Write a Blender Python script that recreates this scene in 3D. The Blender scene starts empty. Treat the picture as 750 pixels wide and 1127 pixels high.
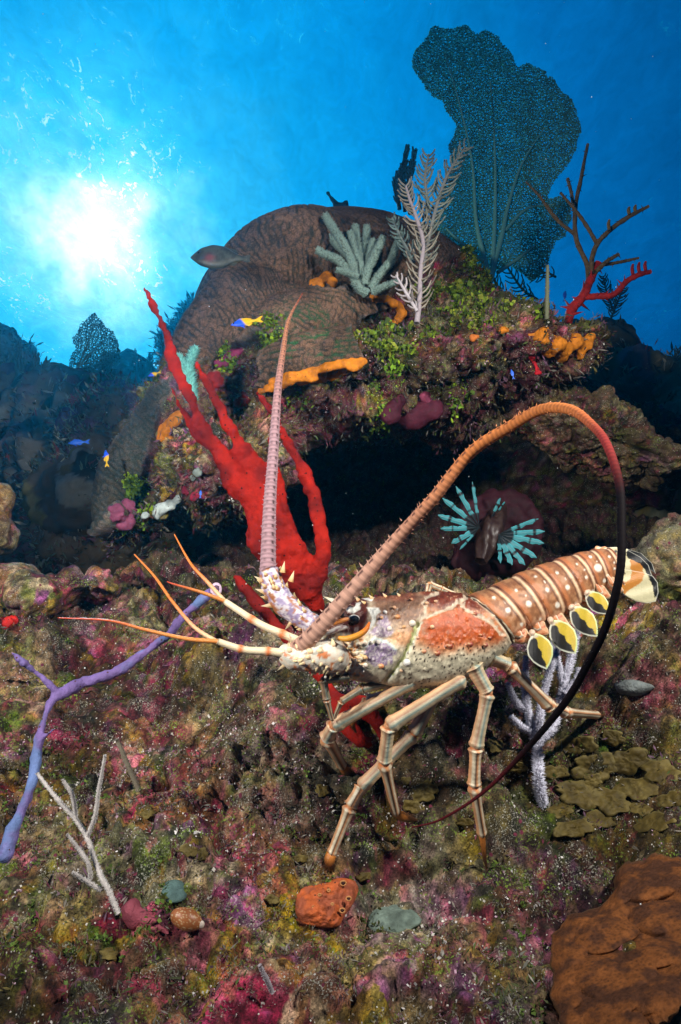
import bpy, math, random
import numpy as np
from mathutils import Vector
from mathutils.bvhtree import BVHTree

# ------------------------------------------------------------------ camera
SC = bpy.context.scene
COL = SC.collection
PITCH = math.radians(15.0)
F_PX = 734.0                       # focal length in photograph pixels (750 x 1127)
cam_data = bpy.data.cameras.new('camera')
cam = bpy.data.objects.new('camera', cam_data)
COL.objects.link(cam)
cam.location = (0, 0, 0)
cam.rotation_euler = (math.pi/2 + PITCH, 0, 0)
cam_data.sensor_fit = 'VERTICAL'
cam_data.sensor_height = 36.0
cam_data.lens = 36.0*F_PX/1127.0
cam_data.clip_start = 0.02
cam_data.clip_end = 400
SC.camera = cam
CP, SP = math.cos(PITCH), math.sin(PITCH)

def ray(px, py):
    a, b = (px-375.0)/F_PX, (563.5-py)/F_PX
    return np.array([a, CP-b*SP, SP+b*CP])
def W(px, py, Y):                  # point of the place that shows at a pixel, Y metres ahead
    d = ray(px, py)
    return d*(Y/d[1])
def mpp(py, Y):                    # metres per photograph pixel there
    return Y/ray(375, py)[1]/F_PX
def topx(P):                       # back to photograph pixels (arrays)
    P = np.asarray(P)
    f = P[:, 1]*CP+P[:, 2]*SP
    u = -P[:, 1]*SP+P[:, 2]*CP
    f = np.maximum(f, 1e-3)
    return 375+F_PX*P[:, 0]/f, 563.5-F_PX*u/f

# ------------------------------------------------------------------ render, light
SC.render.engine = 'CYCLES'
SC.cycles.use_denoising = True
SC.cycles.max_bounces = 6
SC.cycles.diffuse_bounces = 2
SC.cycles.glossy_bounces = 2
SC.cycles.transparent_max_bounces = 12
SC.cycles.volume_bounces = 1
SC.cycles.sample_clamp_indirect = 3
SC.cycles.sample_clamp_direct = 12
SC.view_settings.view_transform = 'Standard'
SC.view_settings.look = 'None'
SC.view_settings.exposure = 0
SC.view_settings.gamma = 1

SUN_DIR = ray(103, 262); SUN_DIR /= np.linalg.norm(SUN_DIR)

def nd(nt, typ, **kw):
    n = nt.nodes.new(typ)
    for k, v in kw.items():
        if k in n.inputs: n.inputs[k].default_value = v
        else: setattr(n, k, v)
    return n
def mth(nt, op, a, b=None, c=None):
    n = nt.nodes.new('ShaderNodeMath'); n.operation = op
    for i, v in enumerate((a, b, c)):
        if v is None: continue
        if isinstance(v, (int, float)): n.inputs[i].default_value = v
        else: nt.links.new(v, n.inputs[i])
    return n.outputs[0]
def ramp(nt, fac, stops, interp='LINEAR'):
    n = nt.nodes.new('ShaderNodeValToRGB'); cr = n.color_ramp; cr.interpolation = interp
    while len(cr.elements) < len(stops): cr.elements.new(0.5)
    for e, (p, c) in zip(cr.elements, stops):
        e.position = p; e.color = (*c, 1) if len(c) == 3 else c
    nt.links.new(fac, n.inputs['Fac'])
    return n.outputs['Color']

world = bpy.data.worlds.new('World'); SC.world = world; world.use_nodes = True
nt = world.node_tree; nt.nodes.clear()
tc = nd(nt, 'ShaderNodeTexCoord')
vm = nd(nt, 'ShaderNodeVectorMath', operation='DOT_PRODUCT')
nrm = nd(nt, 'ShaderNodeVectorMath', operation='NORMALIZE')
wnz = nd(nt, 'ShaderNodeTexNoise', Scale=14.0, Detail=4, Roughness=.6); nt.links.new(tc.outputs['Generated'], wnz.inputs['Vector'])
wad = nd(nt, 'ShaderNodeVectorMath', operation='MULTIPLY_ADD'); nt.links.new(wnz.outputs['Color'], wad.inputs[0]); wad.inputs[1].default_value = (.16, .16, .16); nt.links.new(tc.outputs['Generated'], wad.inputs[2])
wsb = nd(nt, 'ShaderNodeVectorMath', operation='SUBTRACT'); nt.links.new(wad.outputs[0], wsb.inputs[0]); wsb.inputs[1].default_value = (.08, .08, .08)
nt.links.new(wsb.outputs[0], nrm.inputs[0])
nt.links.new(nrm.outputs[0], vm.inputs[0]); vm.inputs[1].default_value = tuple(SUN_DIR)
ang = mth(nt, 'DIVIDE', mth(nt, 'ARCCOSINE', vm.outputs['Value']), math.pi)     # 0 at the sun, 1 opposite
def dg(x): return x/180.0
base = ramp(nt, ang, [(0, (.42, .93, 1.0)), (dg(4), (.22, .76, 1.0)), (dg(9), (.030, .54, .97)), (dg(16), (.004, .42, .93)),
                      (dg(25), (.0005, .30, .80)), (dg(36), (.0003, .155, .50)), (dg(48), (.0002, .075, .27)), (dg(62), (.0002, .042, .165)),
                      (dg(90), (.0001, .03, .11)), (dg(180), (.0001, .012, .04))])
g1 = mth(nt, 'POWER', 2.718, mth(nt, 'MULTIPLY', mth(nt, 'POWER', mth(nt, 'DIVIDE', ang, dg(3.3)), 2.0), -1.0))
g2 = mth(nt, 'POWER', 2.718, mth(nt, 'MULTIPLY', mth(nt, 'POWER', mth(nt, 'DIVIDE', ang, dg(8.5)), 2.0), -1.0))
mx = nd(nt, 'ShaderNodeMix', data_type='RGBA', blend_type='ADD'); mx.inputs[0].default_value = 1
gc = nd(nt, 'ShaderNodeCombineColor')
nt.links.new(mth(nt, 'ADD', mth(nt, 'MULTIPLY', g1, 1.2), mth(nt, 'MULTIPLY', g2, .06)), gc.inputs[0])
nt.links.new(mth(nt, 'ADD', mth(nt, 'MULTIPLY', g1, .9), mth(nt, 'MULTIPLY', g2, .30)), gc.inputs[1])
nt.links.new(mth(nt, 'ADD', mth(nt, 'MULTIPLY', g1, .7), mth(nt, 'MULTIPLY', g2, .20)), gc.inputs[2])
nt.links.new(base, mx.inputs[6]); nt.links.new(gc.outputs[0], mx.inputs[7])
bg = nd(nt, 'ShaderNodeBackground', Strength=1.0)
nt.links.new(mx.outputs[2], bg.inputs['Color'])
nt.links.new(bg.outputs[0], nd(nt, 'ShaderNodeOutputWorld').inputs['Surface'])

def add_light(name, data, loc, target=None, direction=None):
    o = bpy.data.objects.new(name, data); COL.objects.link(o); o.location = loc
    d = Vector(direction) if direction is not None else Vector(target)-Vector(loc)
    o.rotation_euler = d.to_track_quat('-Z', 'Y').to_euler()
    return o
sd = bpy.data.lights.new('sun', 'SUN'); sd.energy = 3.0; sd.angle = math.radians(2.0); sd.color = (.25, .80, 1.0)
add_light('sun', sd, (0, 0, 9), direction=-SUN_DIR)
# the diver's two strobes, held out on arms either side of the camera
for sx, sz, pw, tgt in ((-.74, .36, 76, (-.08, 1.0, .34)), (.72, .78, 108, (.06, 1.0, .34))):
    ld = bpy.data.lights.new('strobe', 'SPOT'); ld.energy = pw; ld.color = (1, .95, .88)
    ld.shadow_soft_size = .045; ld.spot_size = math.radians(98); ld.spot_blend = 1
    add_light('strobe', ld, (sx, -.02, sz), target=tgt)

# ------------------------------------------------------------------ noise (vectorised)
def _h(ix, iy, iz, seed):
    h = (ix.astype(np.uint32)*np.uint32(374761393) ^ iy.astype(np.uint32)*np.uint32(668265263) ^ iz.astype(np.uint32)*np.uint32(2147483647 & 0x5bd1e995)) + np.uint32((seed*2654435761) & 0xffffffff)
    h ^= h >> np.uint32(13); h *= np.uint32(1274126177); h ^= h >> np.uint32(16); h *= np.uint32(0x85ebca6b); h ^= h >> np.uint32(13)
    return h
def _f(h): return (h & np.uint32(0xffffff)).astype(np.float32)/np.float32(0xffffff)
def vnoise(P, seed=0):
    P = np.asarray(P, dtype=np.float32); i = np.floor(P).astype(np.int64); f = P-i; f = f*f*f*(f*(f*6-15)+10)
    x, y, z = i[:, 0], i[:, 1], i[:, 2]
    r = 0
    for dx in (0, 1):
        wx = f[:, 0] if dx else 1-f[:, 0]
        for dy in (0, 1):
            wy = f[:, 1] if dy else 1-f[:, 1]
            for dz in (0, 1):
                wz = f[:, 2] if dz else 1-f[:, 2]
                r = r+wx*wy*wz*_f(_h(x+dx, y+dy, z+dz, seed))
    return r*2-1
def fbm(P, octaves=4, seed=0, gain=.5, lac=2.03):
    s = 0; a = 1.0; q = np.asarray(P, dtype=np.float32); t = 0
    for k in range(octaves):
        s = s+a*vnoise(q, seed+k*17); t += a; a *= gain; q = q*lac+11.3
    return s/t
def worley(P, seed=0):             # F1, F2, id in 0..1 of the nearest cell
    P = np.asarray(P, dtype=np.float32); i = np.floor(P).astype(np.int64); f = P-i; n = len(P)
    f1 = np.full(n, 9., np.float32); f2 = np.full(n, 9., np.float32); idn = np.zeros(n, np.float32)
    for dx in (-1, 0, 1):
        for dy in (-1, 0, 1):
            for dz in (-1, 0, 1):
                h = _h(i[:, 0]+dx, i[:, 1]+dy, i[:, 2]+dz, seed)
                a = _f(h); b = _f(h*np.uint32(747796405)+np.uint32(91)); c = _f(h*np.uint32(2891336453)+np.uint32(7))
                d = (dx+a-f[:, 0])**2+(dy+b-f[:, 1])**2+(dz+c-f[:, 2])**2
                m = d < f1
                f2 = np.where(m, f1, np.minimum(f2, d)); idn = np.where(m, _f(h*np.uint32(1181783497)+np.uint32(3)), idn); f1 = np.where(m, d, f1)
    return np.sqrt(f1), np.sqrt(f2), idn
def sstep(a, b, x):
    t = np.clip((x-a)/(b-a), 0, 1); return t*t*(3-2*t)
def mixc(a, b, t):
    return a+(b-a)*t[:, None]
def C(*v): return np.array(v, dtype=np.float32)
def interp_rows(x, xs, rows):
    rows = np.asarray(rows, float)
    return np.stack([np.interp(x, xs, rows[:, k]) for k in range(rows.shape[1])], 1)
def inpoly(x, y, poly):
    poly = np.asarray(poly, float); r = np.zeros(len(x), bool); j = len(poly)-1
    for i in range(len(poly)):
        xi, yi = poly[i]; xj, yj = poly[j]
        c = ((yi > y) != (yj > y)) & (x < (xj-xi)*(y-yi)/((yj-yi) if yj != yi else 1e-9)+xi)
        r ^= c; j = i
    return r
def polydist(x, y, poly):          # signed distance in pixels, positive inside
    poly = np.asarray(poly, float); d = np.full(len(x), 1e9); n = len(poly)
    for i in range(n):
        a = poly[i]; b = poly[(i+1) % n]; e = b-a; L = (e@e)+1e-9
        t = np.clip(((x-a[0])*e[0]+(y-a[1])*e[1])/L, 0, 1)
        d = np.minimum(d, np.hypot(x-a[0]-t*e[0], y-a[1]-t*e[1]))
    return np.where(inpoly(x, y, poly), d, -d)

# ------------------------------------------------------------------ mesh building
def tag(o, label=None, cat=None, group=None, kind=None):
    if label: o['label'] = label
    if cat: o['category'] = cat
    if group: o['group'] = group
    if kind: o['kind'] = kind
    return o
def empty(name, loc, label=None, cat=None, group=None):
    o = bpy.data.objects.new(name, None); COL.objects.link(o); o.location = tuple(loc); o.empty_display_size = .02
    return tag(o, label, cat, group)
def normals(V, Fq):
    N = np.zeros_like(V)
    n = np.cross(V[Fq[:, 2]]-V[Fq[:, 0]], V[Fq[:, -1]]-V[Fq[:, 1]] if Fq.shape[1] == 4 else V[Fq[:, 1]]-V[Fq[:, 0]])
    if Fq.shape[1] == 3: n = -n
    for k in range(Fq.shape[1]):
        for c in range(3): N[:, c] += np.bincount(Fq[:, k], n[:, c], len(V))
    L = np.linalg.norm(N, axis=1, keepdims=True); return N/np.maximum(L, 1e-12)
class MB:
    def __init__(s): s.v = []; s.c = []; s.q = []; s.t = []; s.n = 0
    def add(s, V, Fs, c):
        V = np.asarray(V, dtype=np.float32).reshape(-1, 3)
        c = np.asarray(c, dtype=np.float32)
        if c.ndim == 1: c = np.tile(c, (len(V), 1))
        s.v.append(V); s.c.append(c)
        for f in (Fs if isinstance(Fs, list) else [Fs]):
            f = np.asarray(f, dtype=np.int32)
            if len(f) == 0: continue
            (s.q if f.shape[1] == 4 else s.t).append(f+s.n)
        s.n += len(V)
        return s
    def arrays(s):
        return np.concatenate(s.v), np.concatenate(s.c)
    def mesh(s, name, origin=(0, 0, 0), smooth=True):
        V, Cc = s.arrays(); V = V-np.asarray(origin, dtype=np.float32)
        me = bpy.data.meshes.new(name)
        q = np.concatenate(s.q) if s.q else np.zeros((0, 4), np.int32)
        t = np.concatenate(s.t) if s.t else np.zeros((0, 3), np.int32)
        me.vertices.add(len(V)); me.vertices.foreach_set('co', V.astype(np.float32).ravel())
        nl = q.size+t.size; me.loops.add(nl)
        me.loops.foreach_set('vertex_index', np.concatenate([q.ravel(), t.ravel()]).astype(np.int32))
        me.polygons.add(len(q)+len(t))
        tot = np.concatenate([np.full(len(q), 4), np.full(len(t), 3)]).astype(np.int32)
        me.polygons.foreach_set('loop_start', (np.cumsum(tot)-tot).astype(np.int32))
        me.polygons.foreach_set('loop_total', tot)
        me.polygons.foreach_set('use_smooth', np.full(len(tot), smooth))
        a = me.color_attributes.new('col', 'FLOAT_COLOR', 'POINT')
        a.data.foreach_set('color', np.concatenate([Cc, np.ones((len(Cc), 1), np.float32)], 1).astype(np.float32).ravel())
        me.update(calc_edges=True); me.validate()
        return me
    def build(s, name, mat, parent=None, origin=None, smooth=True, alpha=None):
        if parent is not None: origin = world_loc(parent)
        elif origin is None: origin = np.concatenate(s.v).mean(0)
        me = s.mesh(name, origin, smooth); me.materials.append(mat)
        if alpha is not None:
            Cc = np.concatenate(s.c); me.color_attributes['col'].data.foreach_set('color', np.concatenate([Cc, np.asarray(alpha, np.float32)[:, None]], 1).astype(np.float32).ravel())
        o = bpy.data.objects.new(name, me); COL.objects.link(o)
        if parent is not None: o.parent = parent
        else: o.location = tuple(float(x) for x in origin)
        o['_'] = 0; del o['_']
        return o
def world_loc(o):
    r = np.array(o.location); p = o.parent
    while p is not None: r = r+np.array(p.location); p = p.parent
    return r
def grid_faces(nu, nv, wu=False, wv=False):
    iu = np.arange(nu if wu else nu-1); iv = np.arange(nv if wv else nv-1)
    A, B = np.meshgrid(iu, iv, indexing='ij'); A = A.ravel(); B = B.ravel()
    A2 = (A+1) % nu; B2 = (B+1) % nv
    return np.stack([A*nv+B, A2*nv+B, A2*nv+B2, A*nv+B2], 1)
def spline(pts, n):
    pts = np.asarray(pts, float); m = len(pts)
    if m == 2: return pts[0]+(pts[1]-pts[0])*np.linspace(0, 1, n)[:, None]
    P = np.vstack([2*pts[0]-pts[1], pts, 2*pts[-1]-pts[-2]])
    seg = np.linalg.norm(np.diff(pts[:, :3], axis=0), axis=1)**.5+1e-9
    u = np.concatenate([[0], np.cumsum(seg)]); s = np.linspace(0, u[-1], n)
    k = np.clip(np.searchsorted(u, s, side='right')-1, 0, m-2); t = ((s-u[k])/(u[k+1]-u[k]))[:, None]
    p0, p1, p2, p3 = P[k], P[k+1], P[k+2], P[k+3]
    return .5*((2*p1)+(p2-p0)*t+(2*p0-5*p1+4*p2-p3)*t*t+(3*p1-p0-3*p2+p3)*t**3)
def frames(P, up=(0, -1, 0)):
    T = np.gradient(P, axis=0); T /= np.linalg.norm(T, axis=1, keepdims=True)+1e-12
    U = np.tile(np.asarray(up, float), (len(P), 1)); U = U-T*(U*T).sum(1)[:, None]
    L = np.linalg.norm(U, axis=1, keepdims=True); bad = L[:, 0] < .15
    if bad.any():
        alt = np.tile(np.array([.3, 0, .95]), (len(P), 1)); alt = alt-T*(alt*T).sum(1)[:, None]
        U[bad] = alt[bad]; L = np.linalg.norm(U, axis=1, keepdims=True)
    U /= L; B = np.cross(T, U); return T, U, B
def tube(mb, P, R, nseg=8, col=(.5, .5, .5), flat=1.0, caps=True, up=(0, -1, 0), disp=None):
    """P (n,3), R (n,) ; flat scales the thickness toward the viewer; col colour or f(t, angle)."""
    P = np.asarray(P, float); n = len(P); R = np.broadcast_to(np.asarray(R, float), (n,))
    T, U, B = frames(P, up)
    a = np.arange(nseg)*2*math.pi/nseg
    ring = (U[:, None, :]*np.cos(a)[None, :, None]*flat+B[:, None, :]*np.sin(a)[None, :, None])
    rr = R[:, None]*np.ones((1, nseg))
    tt = np.repeat(np.linspace(0, 1, n), nseg); aa = np.tile(a, n)
    if disp is not None: rr = rr*(1+disp(tt, aa).reshape(n, nseg))
    V = (P[:, None, :]+ring*rr[:, :, None]).reshape(-1, 3)
    c = col(tt, aa) if callable(col) else np.tile(np.asarray(col, dtype=np.float32), (n*nseg, 1))
    Fq = [grid_faces(n, nseg, wv=True)[:, ::-1]]
    if caps:
        ends = np.array([P[0]-T[0]*R[0]*.6, P[-1]+T[-1]*R[-1]*.6])
        V = np.vstack([V, ends]); c = np.vstack([c, c[:1], c[-1:]]); i0 = n*nseg
        j = np.arange(nseg); j2 = (j+1) % nseg
        Fq.append(np.stack([np.full(nseg, i0), j, j2], 1)); b = (n-1)*nseg
        Fq.append(np.stack([np.full(nseg, i0+1), b+j2, b+j], 1))
    mb.add(V, Fq, c)
    return T, U, B
def cones(mb, P, D, L, R, col, k=3, tipcol=None):
    """many small spikes at once"""
    P = np.asarray(P, float); n = len(P)
    if n == 0: return
    D = np.asarray(D, float); D = D/(np.linalg.norm(D, axis=1, keepdims=True)+1e-9)
    A = np.where(np.abs(D[:, :1]) < .8, np.array([[1., 0, 0]]), np.array([[0, 1., 0]])); U = np.cross(D, A); U /= np.linalg.norm(U, axis=1, keepdims=True); B = np.cross(D, U)
    L = np.broadcast_to(np.asarray(L, float), (n,)); R = np.broadcast_to(np.asarray(R, float), (n,))
    a = np.arange(k)*2*math.pi/k
    V = P[:, None, :]+(U[:, None, :]*np.cos(a)[None, :, None]+B[:, None, :]*np.sin(a)[None, :, None])*R[:, None, None]
    V = np.concatenate([V, (P+D*L[:, None])[:, None, :]], 1).reshape(-1, 3)
    c = np.asarray(col, dtype=np.float32)
    if c.ndim == 1: c = np.tile(c, (n, 1))
    tcx = c if tipcol is None else np.tile(np.asarray(tipcol, dtype=np.float32), (n, 1))
    cc = np.concatenate([np.repeat(c[:, None, :], k, 1), tcx[:, None, :]], 1).reshape(-1, 3)
    base = np.arange(n)*(k+1); Fl = []
    for j in range(k): Fl.append(np.stack([base+j, base+(j+1) % k, base+k], 1))
    mb.add(V, np.concatenate(Fl), cc)
_ico = {}
def ico(sub):
    if sub not in _ico:
        import bmesh
        bm = bmesh.new(); bmesh.ops.create_icosphere(bm, subdivisions=sub, radius=1)
        V = np.array([v.co[:] for v in bm.verts]); Fc = np.array([[v.index for v in f.verts] for f in bm.faces]); bm.free()
        _ico[sub] = (V, Fc)
    return _ico[sub]
def blob(mb, c, r, col, sub=3, noise=0, freq=3, seed=0, rot=None):
    V, Fc = ico(sub); r = np.broadcast_to(np.asarray(r, float), (3,))
    k = 1+noise*fbm(V*freq*.5+seed*7.7, 3, seed) if noise else 1
    P = V*(np.asarray(k).reshape(-1, 1) if noise else 1)*r
    if rot is not None: P = P@np.asarray(rot).T
    P = P+np.asarray(c, float)
    mb.add(P, Fc, col(P) if callable(col) else col)
def leaf(mb, outline, Y, thick, colf, rings=6, bulge=.6, n=48, dY=None, centre=None):
    """a closed thin piece from an outline in photograph pixels at its own depth; colf(px,py,r)"""
    o = np.asarray(outline, float); o = np.vstack([o, o[:1]])
    d = np.r_[0, np.cumsum(np.hypot(*np.diff(o, axis=0).T))]; s = np.linspace(0, d[-1], n, endpoint=False)
    o = np.stack([np.interp(s, d, o[:, 0]), np.interp(s, d, o[:, 1])], 1)
    c = o.mean(0) if centre is None else np.asarray(centre, float)
    m = mpp(c[1], Y)
    V = []; K = []
    for side in (-1, 1):
        for i in range(rings+1):
            r = i/rings
            p = c+(o-c)*r
            dep = Y+side*thick*.5*((1-r**2)**.5*bulge+(1-bulge)*(1 if r < 1 else 0))
            for q in p:
                y = dep+(dY(q[0], q[1]) if dY else 0)
                V.append(W(q[0], q[1], y)); K.append(colf(q[0], q[1], r))
    g = grid_faces(rings+1, n, wv=True); off = (rings+1)*n
    mb.add(V, [g, g[:, ::-1]+off], np.array(K))
def path(pts):                     # [(px,py,Y),...] -> world points; radii in px handled by pr()
    return np.array([W(p[0], p[1], p[2]) for p in pts])
def chain(pts, n=40):
    """[(px,py,Y,rpx)] -> smooth world centreline and radii"""
    P = np.array([[*W(p[0], p[1], p[2]), p[3]*mpp(p[1], p[2])] for p in pts])
    S = spline(P, n); return S[:, :3], np.maximum(S[:, 3], 1e-5)

# ------------------------------------------------------------------ materials
def vmat(name, rough=.6, spec=.4, bump=.0, bscale=300, vary=.25, vscale=60, coat=0, sss=0, trans=0, specks=None, grain=False):
    m = bpy.data.materials.new(name); m.use_nodes = True; nt = m.node_tree
    b = nt.nodes['Principled BSDF']
    at = nd(nt, 'ShaderNodeVertexColor', layer_name='col')
    geo = nd(nt, 'ShaderNodeTexCoord')
    colr = at.outputs['Color']
    if vary:
        n1 = nd(nt, 'ShaderNodeTexNoise', Scale=vscale, Detail=5, Roughness=.65)
        nt.links.new(geo.outputs['Object'], n1.inputs['Vector'])
        f = mth(nt, 'MULTIPLY_ADD', n1.outputs['Fac'], vary*2*1.6, 1-vary*1.6)
        mx = nd(nt, 'ShaderNodeVectorMath', operation='SCALE'); nt.links.new(colr, mx.inputs[0]); nt.links.new(f, mx.inputs['Scale'])
        colr = mx.outputs[0]
    if grain:                       # crisp sand and turf grain: dark pits between, pale sediment where it has settled
        def nz(sc_, det, ro=.6):
            q = nd(nt, 'ShaderNodeTexNoise', Scale=sc_, Detail=det, Roughness=ro); nt.links.new(geo.outputs['Object'], q.inputs['Vector']); return q.outputs['Fac']
        def mr(v, a, b_, c=0., d=1.):
            q = nd(nt, 'ShaderNodeMapRange'); nt.links.new(v, q.inputs['Value'])
            for k_, z in (('From Min', a), ('From Max', b_), ('To Min', c), ('To Max', d)): q.inputs[k_].default_value = z
            return q.outputs['Result']
        fine = nz(430, 3, .7); sc1 = nd(nt, 'ShaderNodeVectorMath', operation='SCALE'); nt.links.new(colr, sc1.inputs[0]); nt.links.new(mr(fine, .34, .62, .38, 1.45), sc1.inputs['Scale'])
        f_ = mth(nt, 'MULTIPLY', mth(nt, 'MULTIPLY', mr(nz(560, 2, .6), .55, .62), mr(nz(26, 4, .65), .50, .64)), at.outputs['Alpha'])
        x = nd(nt, 'ShaderNodeMix', data_type='RGBA'); nt.links.new(mth(nt, 'MULTIPLY', f_, .62), x.inputs[0]); nt.links.new(sc1.outputs[0], x.inputs[6]); x.inputs[7].default_value = (.42, .42, .35, 1)
        f2 = mth(nt, 'MULTIPLY', mth(nt, 'MULTIPLY', mr(nz(300, 2, .6), .56, .62), mr(nz(17, 3, .6), .52, .62)), at.outputs['Alpha'])
        x2 = nd(nt, 'ShaderNodeMix', data_type='RGBA'); nt.links.new(mth(nt, 'MULTIPLY', f2, .8), x2.inputs[0]); nt.links.new(x.outputs[2], x2.inputs[6]); x2.inputs[7].default_value = (.16, .24, .03, 1)
        colr = x2.outputs[2]
    if specks:                      # (scale, threshold radius, share, colour)
        for (sc_, rad, share, cc) in specks:
            v = nd(nt, 'ShaderNodeTexVoronoi', Scale=sc_); nt.links.new(geo.outputs['Object'], v.inputs['Vector'])
            sep = nd(nt, 'ShaderNodeSeparateColor'); nt.links.new(v.outputs['Color'], sep.inputs[0])
            fac = mth(nt, 'MULTIPLY', mth(nt, 'LESS_THAN', v.outputs['Distance'], rad), mth(nt, 'MULTIPLY', at.outputs['Alpha'], mth(nt, 'LESS_THAN', sep.outputs[0], share)))
            x = nd(nt, 'ShaderNodeMix', data_type='RGBA'); nt.links.new(fac, x.inputs[0]); nt.links.new(colr, x.inputs[6]); x.inputs[7].default_value = (*cc, 1)
            colr = x.outputs[2]
    nt.links.new(colr, b.inputs['Base Color'])
    b.inputs['Roughness'].default_value = rough
    b.inputs['Specular IOR Level'].default_value = spec
    if coat: b.inputs['Coat Weight'].default_value = coat; b.inputs['Coat Roughness'].default_value = .15
    if trans:
        pass
    if bump:
        n2 = nd(nt, 'ShaderNodeTexNoise', Scale=bscale, Detail=4, Roughness=.6); nt.links.new(geo.outputs['Object'], n2.inputs['Vector'])
        bp = nd(nt, 'ShaderNodeBump', Strength=bump, Distance=.002); nt.links.new(n2.outputs['Fac'], bp.inputs['Height'])
        nt.links.new(bp.outputs[0], b.inputs['Normal'])
    return m
M = {}
M['reef'] = vmat('reef_rock', .85, .25, bump=1.0, bscale=330, vary=.35, vscale=120, grain=True,
                 specks=[(380, .32, .06, (.42, .40, .35)), (170, .22, .012, (.50, .48, .43)), (130, .30, .05, (.12, .02, .04))])
M['far'] = vmat('far_reef', .9, .1, bump=.8, bscale=26, vary=.55, vscale=14)
M['coral'] = vmat('sheet_coral', .8, .2, bump=.8, bscale=420, vary=.4, vscale=120)
M['sponge'] = vmat('sponge', .68, .25, bump=.8, bscale=340, vary=.30, vscale=90, specks=[(130, .14, .5, (.06, .02, .01))])
M['redsponge'] = vmat('red_rope_sponge', .75, .15, bump=1.0, bscale=230, vary=.42, vscale=75, specks=[(85, .13, .9, (.035, .003, .003)), (210, .16, .25, (.10, .01, .006))])
M['shell'] = vmat('lobster_shell', .30, .45, bump=.35, bscale=900, vary=.14, vscale=260)
M['fan'] = vmat('sea_fan', .8, .2, vary=.3, vscale=30)
_n = M['fan'].node_tree; _p = _n.nodes['Principled BSDF']; _t = nd(_n, 'ShaderNodeBsdfTranslucent'); _x = nd(_n, 'ShaderNodeMixShader'); _x.inputs[0].default_value = .5
_n.links.new(_p.inputs['Base Color'].links[0].from_socket, _t.inputs['Color']); _n.links.new(_p.outputs[0], _x.inputs[1]); _n.links.new(_t.outputs[0], _x.inputs[2]); _n.links.new(_x.outputs[0], _n.nodes['Material Output'].inputs['Surface'])
M['dull'] = vmat('antenna_shell', .75, .12, vary=.1, vscale=300)
M['soft'] = vmat('gorgonian', .8, .2, bump=.2, bscale=600, vary=.2, vscale=200)
M['algae'] = vmat('algae', .7, .3, vary=.35, vscale=90)
M['fish'] = vmat('fish_skin', .4, .4, bump=.1, bscale=400, vary=.12, vscale=100)
M['eye'] = vmat('eye_gloss', .06, .8, vary=0)
# ------------------------------------------------------------------ reef colour
PAL = np.array([(.10, .014, .028), (.24, .045, .095), (.15, .105, .015), (.075, .048, .022), (.10, .13, .05), (.26, .25, .19),
                (.16, .075, .18), (.022, .02, .016), (.07, .11, .018), (.07, .02, .03), (.045, .05, .04), (.20, .14, .075),
                (.34, .13, .19), (.09, .03, .045), (.20, .17, .04), (.03, .035, .025)], np.float32)
TINTS = []      # (world xyz, radius m, colour, weight)
def cells(P, seed):
    w1 = P+.016*np.stack([fbm(P*18+k*3.3, 3, 60+k) for k in range(3)], 1)
    w2 = P+.006*np.stack([fbm(P*50+k*3.3, 2, 64+k) for k in range(3)], 1)
    return worley(w1/.078, seed+2), worley(w2/.034, seed+3), worley(w2/.0145, seed+4)
def reef_color(P, seed=0, dark=1.0, cl=None):
    n = len(P)
    wv = np.stack([fbm(P*22+k*5.1, 3, seed+40+k) for k in range(3)], 1)
    (a1, b1, i1), (a2, b2, i2), (a3, b3, i3) = cells(P, seed) if cl is None else cl
    c1 = PAL[(i1*15.999).astype(int)]; c2 = PAL[(i2*15.999).astype(int)]; c3 = PAL[(i3*15.999).astype(int)]
    ap, bp, ip = worley((P+wv*.03)/.05, seed+31); cp = PAL[(ip*15.999).astype(int)]
    c = mixc(c1, c2, sstep(-.3, .2, fbm(P*13, 4, seed+5)))
    c = mixc(c, cp, sstep(.0, .25, fbm(P*19+3, 4, seed+15))*.8)
    c = mixc(c, c3, .5*sstep(-.3, .15, fbm(P*40, 3, seed+6)))
    sed = sstep(.08, .4, fbm(P*11+4, 5, seed+7))*.5                       # pale grey-green sediment
    c = mixc(c, C(.20, .21, .13), sed)
    for (q, r, cc, w) in TINTS:
        d = np.linalg.norm(P-np.asarray(q), axis=1)/r+.75*fbm(P*34, 4, seed+9)
        c = mixc(c, C(*cc), w*.8*(1-sstep(.6, 1.05, d))*(.45+.55*sstep(-.3, .3, fbm(P*90, 2, seed+10))))
    g = sstep(.30, .78, fbm(P*150, 3, seed+21)*.5+.5)
    c = c*((0.35+1.5*g)*(.45+.95*sstep(-.45, .35, fbm(P*8.5+7, 4, seed+25))))[:, None]
    lum = c.mean(1, keepdims=True); c = np.clip(lum+(c-lum)*1.3, .002, 1)*np.array([1.14, .95, .80])
    return (c*dark).astype(np.float32)

def dome(a, r=.62): return np.sqrt(np.clip(1-(a/r)**2, 0, 1))
def rough_disp(P, seed=0, amp=1.0, cl=None):
    (a1, b1, i1), (a2, b2, i2), (a3, b3, i3) = cells(P, seed) if cl is None else cl
    d = .036*fbm(P*6, 3, seed+1)
    d = d+.026*dome(a1, .75)*(.5+.9*i1)
    d = d+.013*dome(a2, .72)*(i2 > .2)*(.5+.9*i2)
    d = d+.0055*dome(a3, .70)*(i3 > .25)
    d = d+.0085*fbm(P*75, 3, seed+5)
    d = d-.040*sstep(.36, .75, fbm(P*14+9, 3, seed+8))                 # pits
    return d*amp

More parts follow.
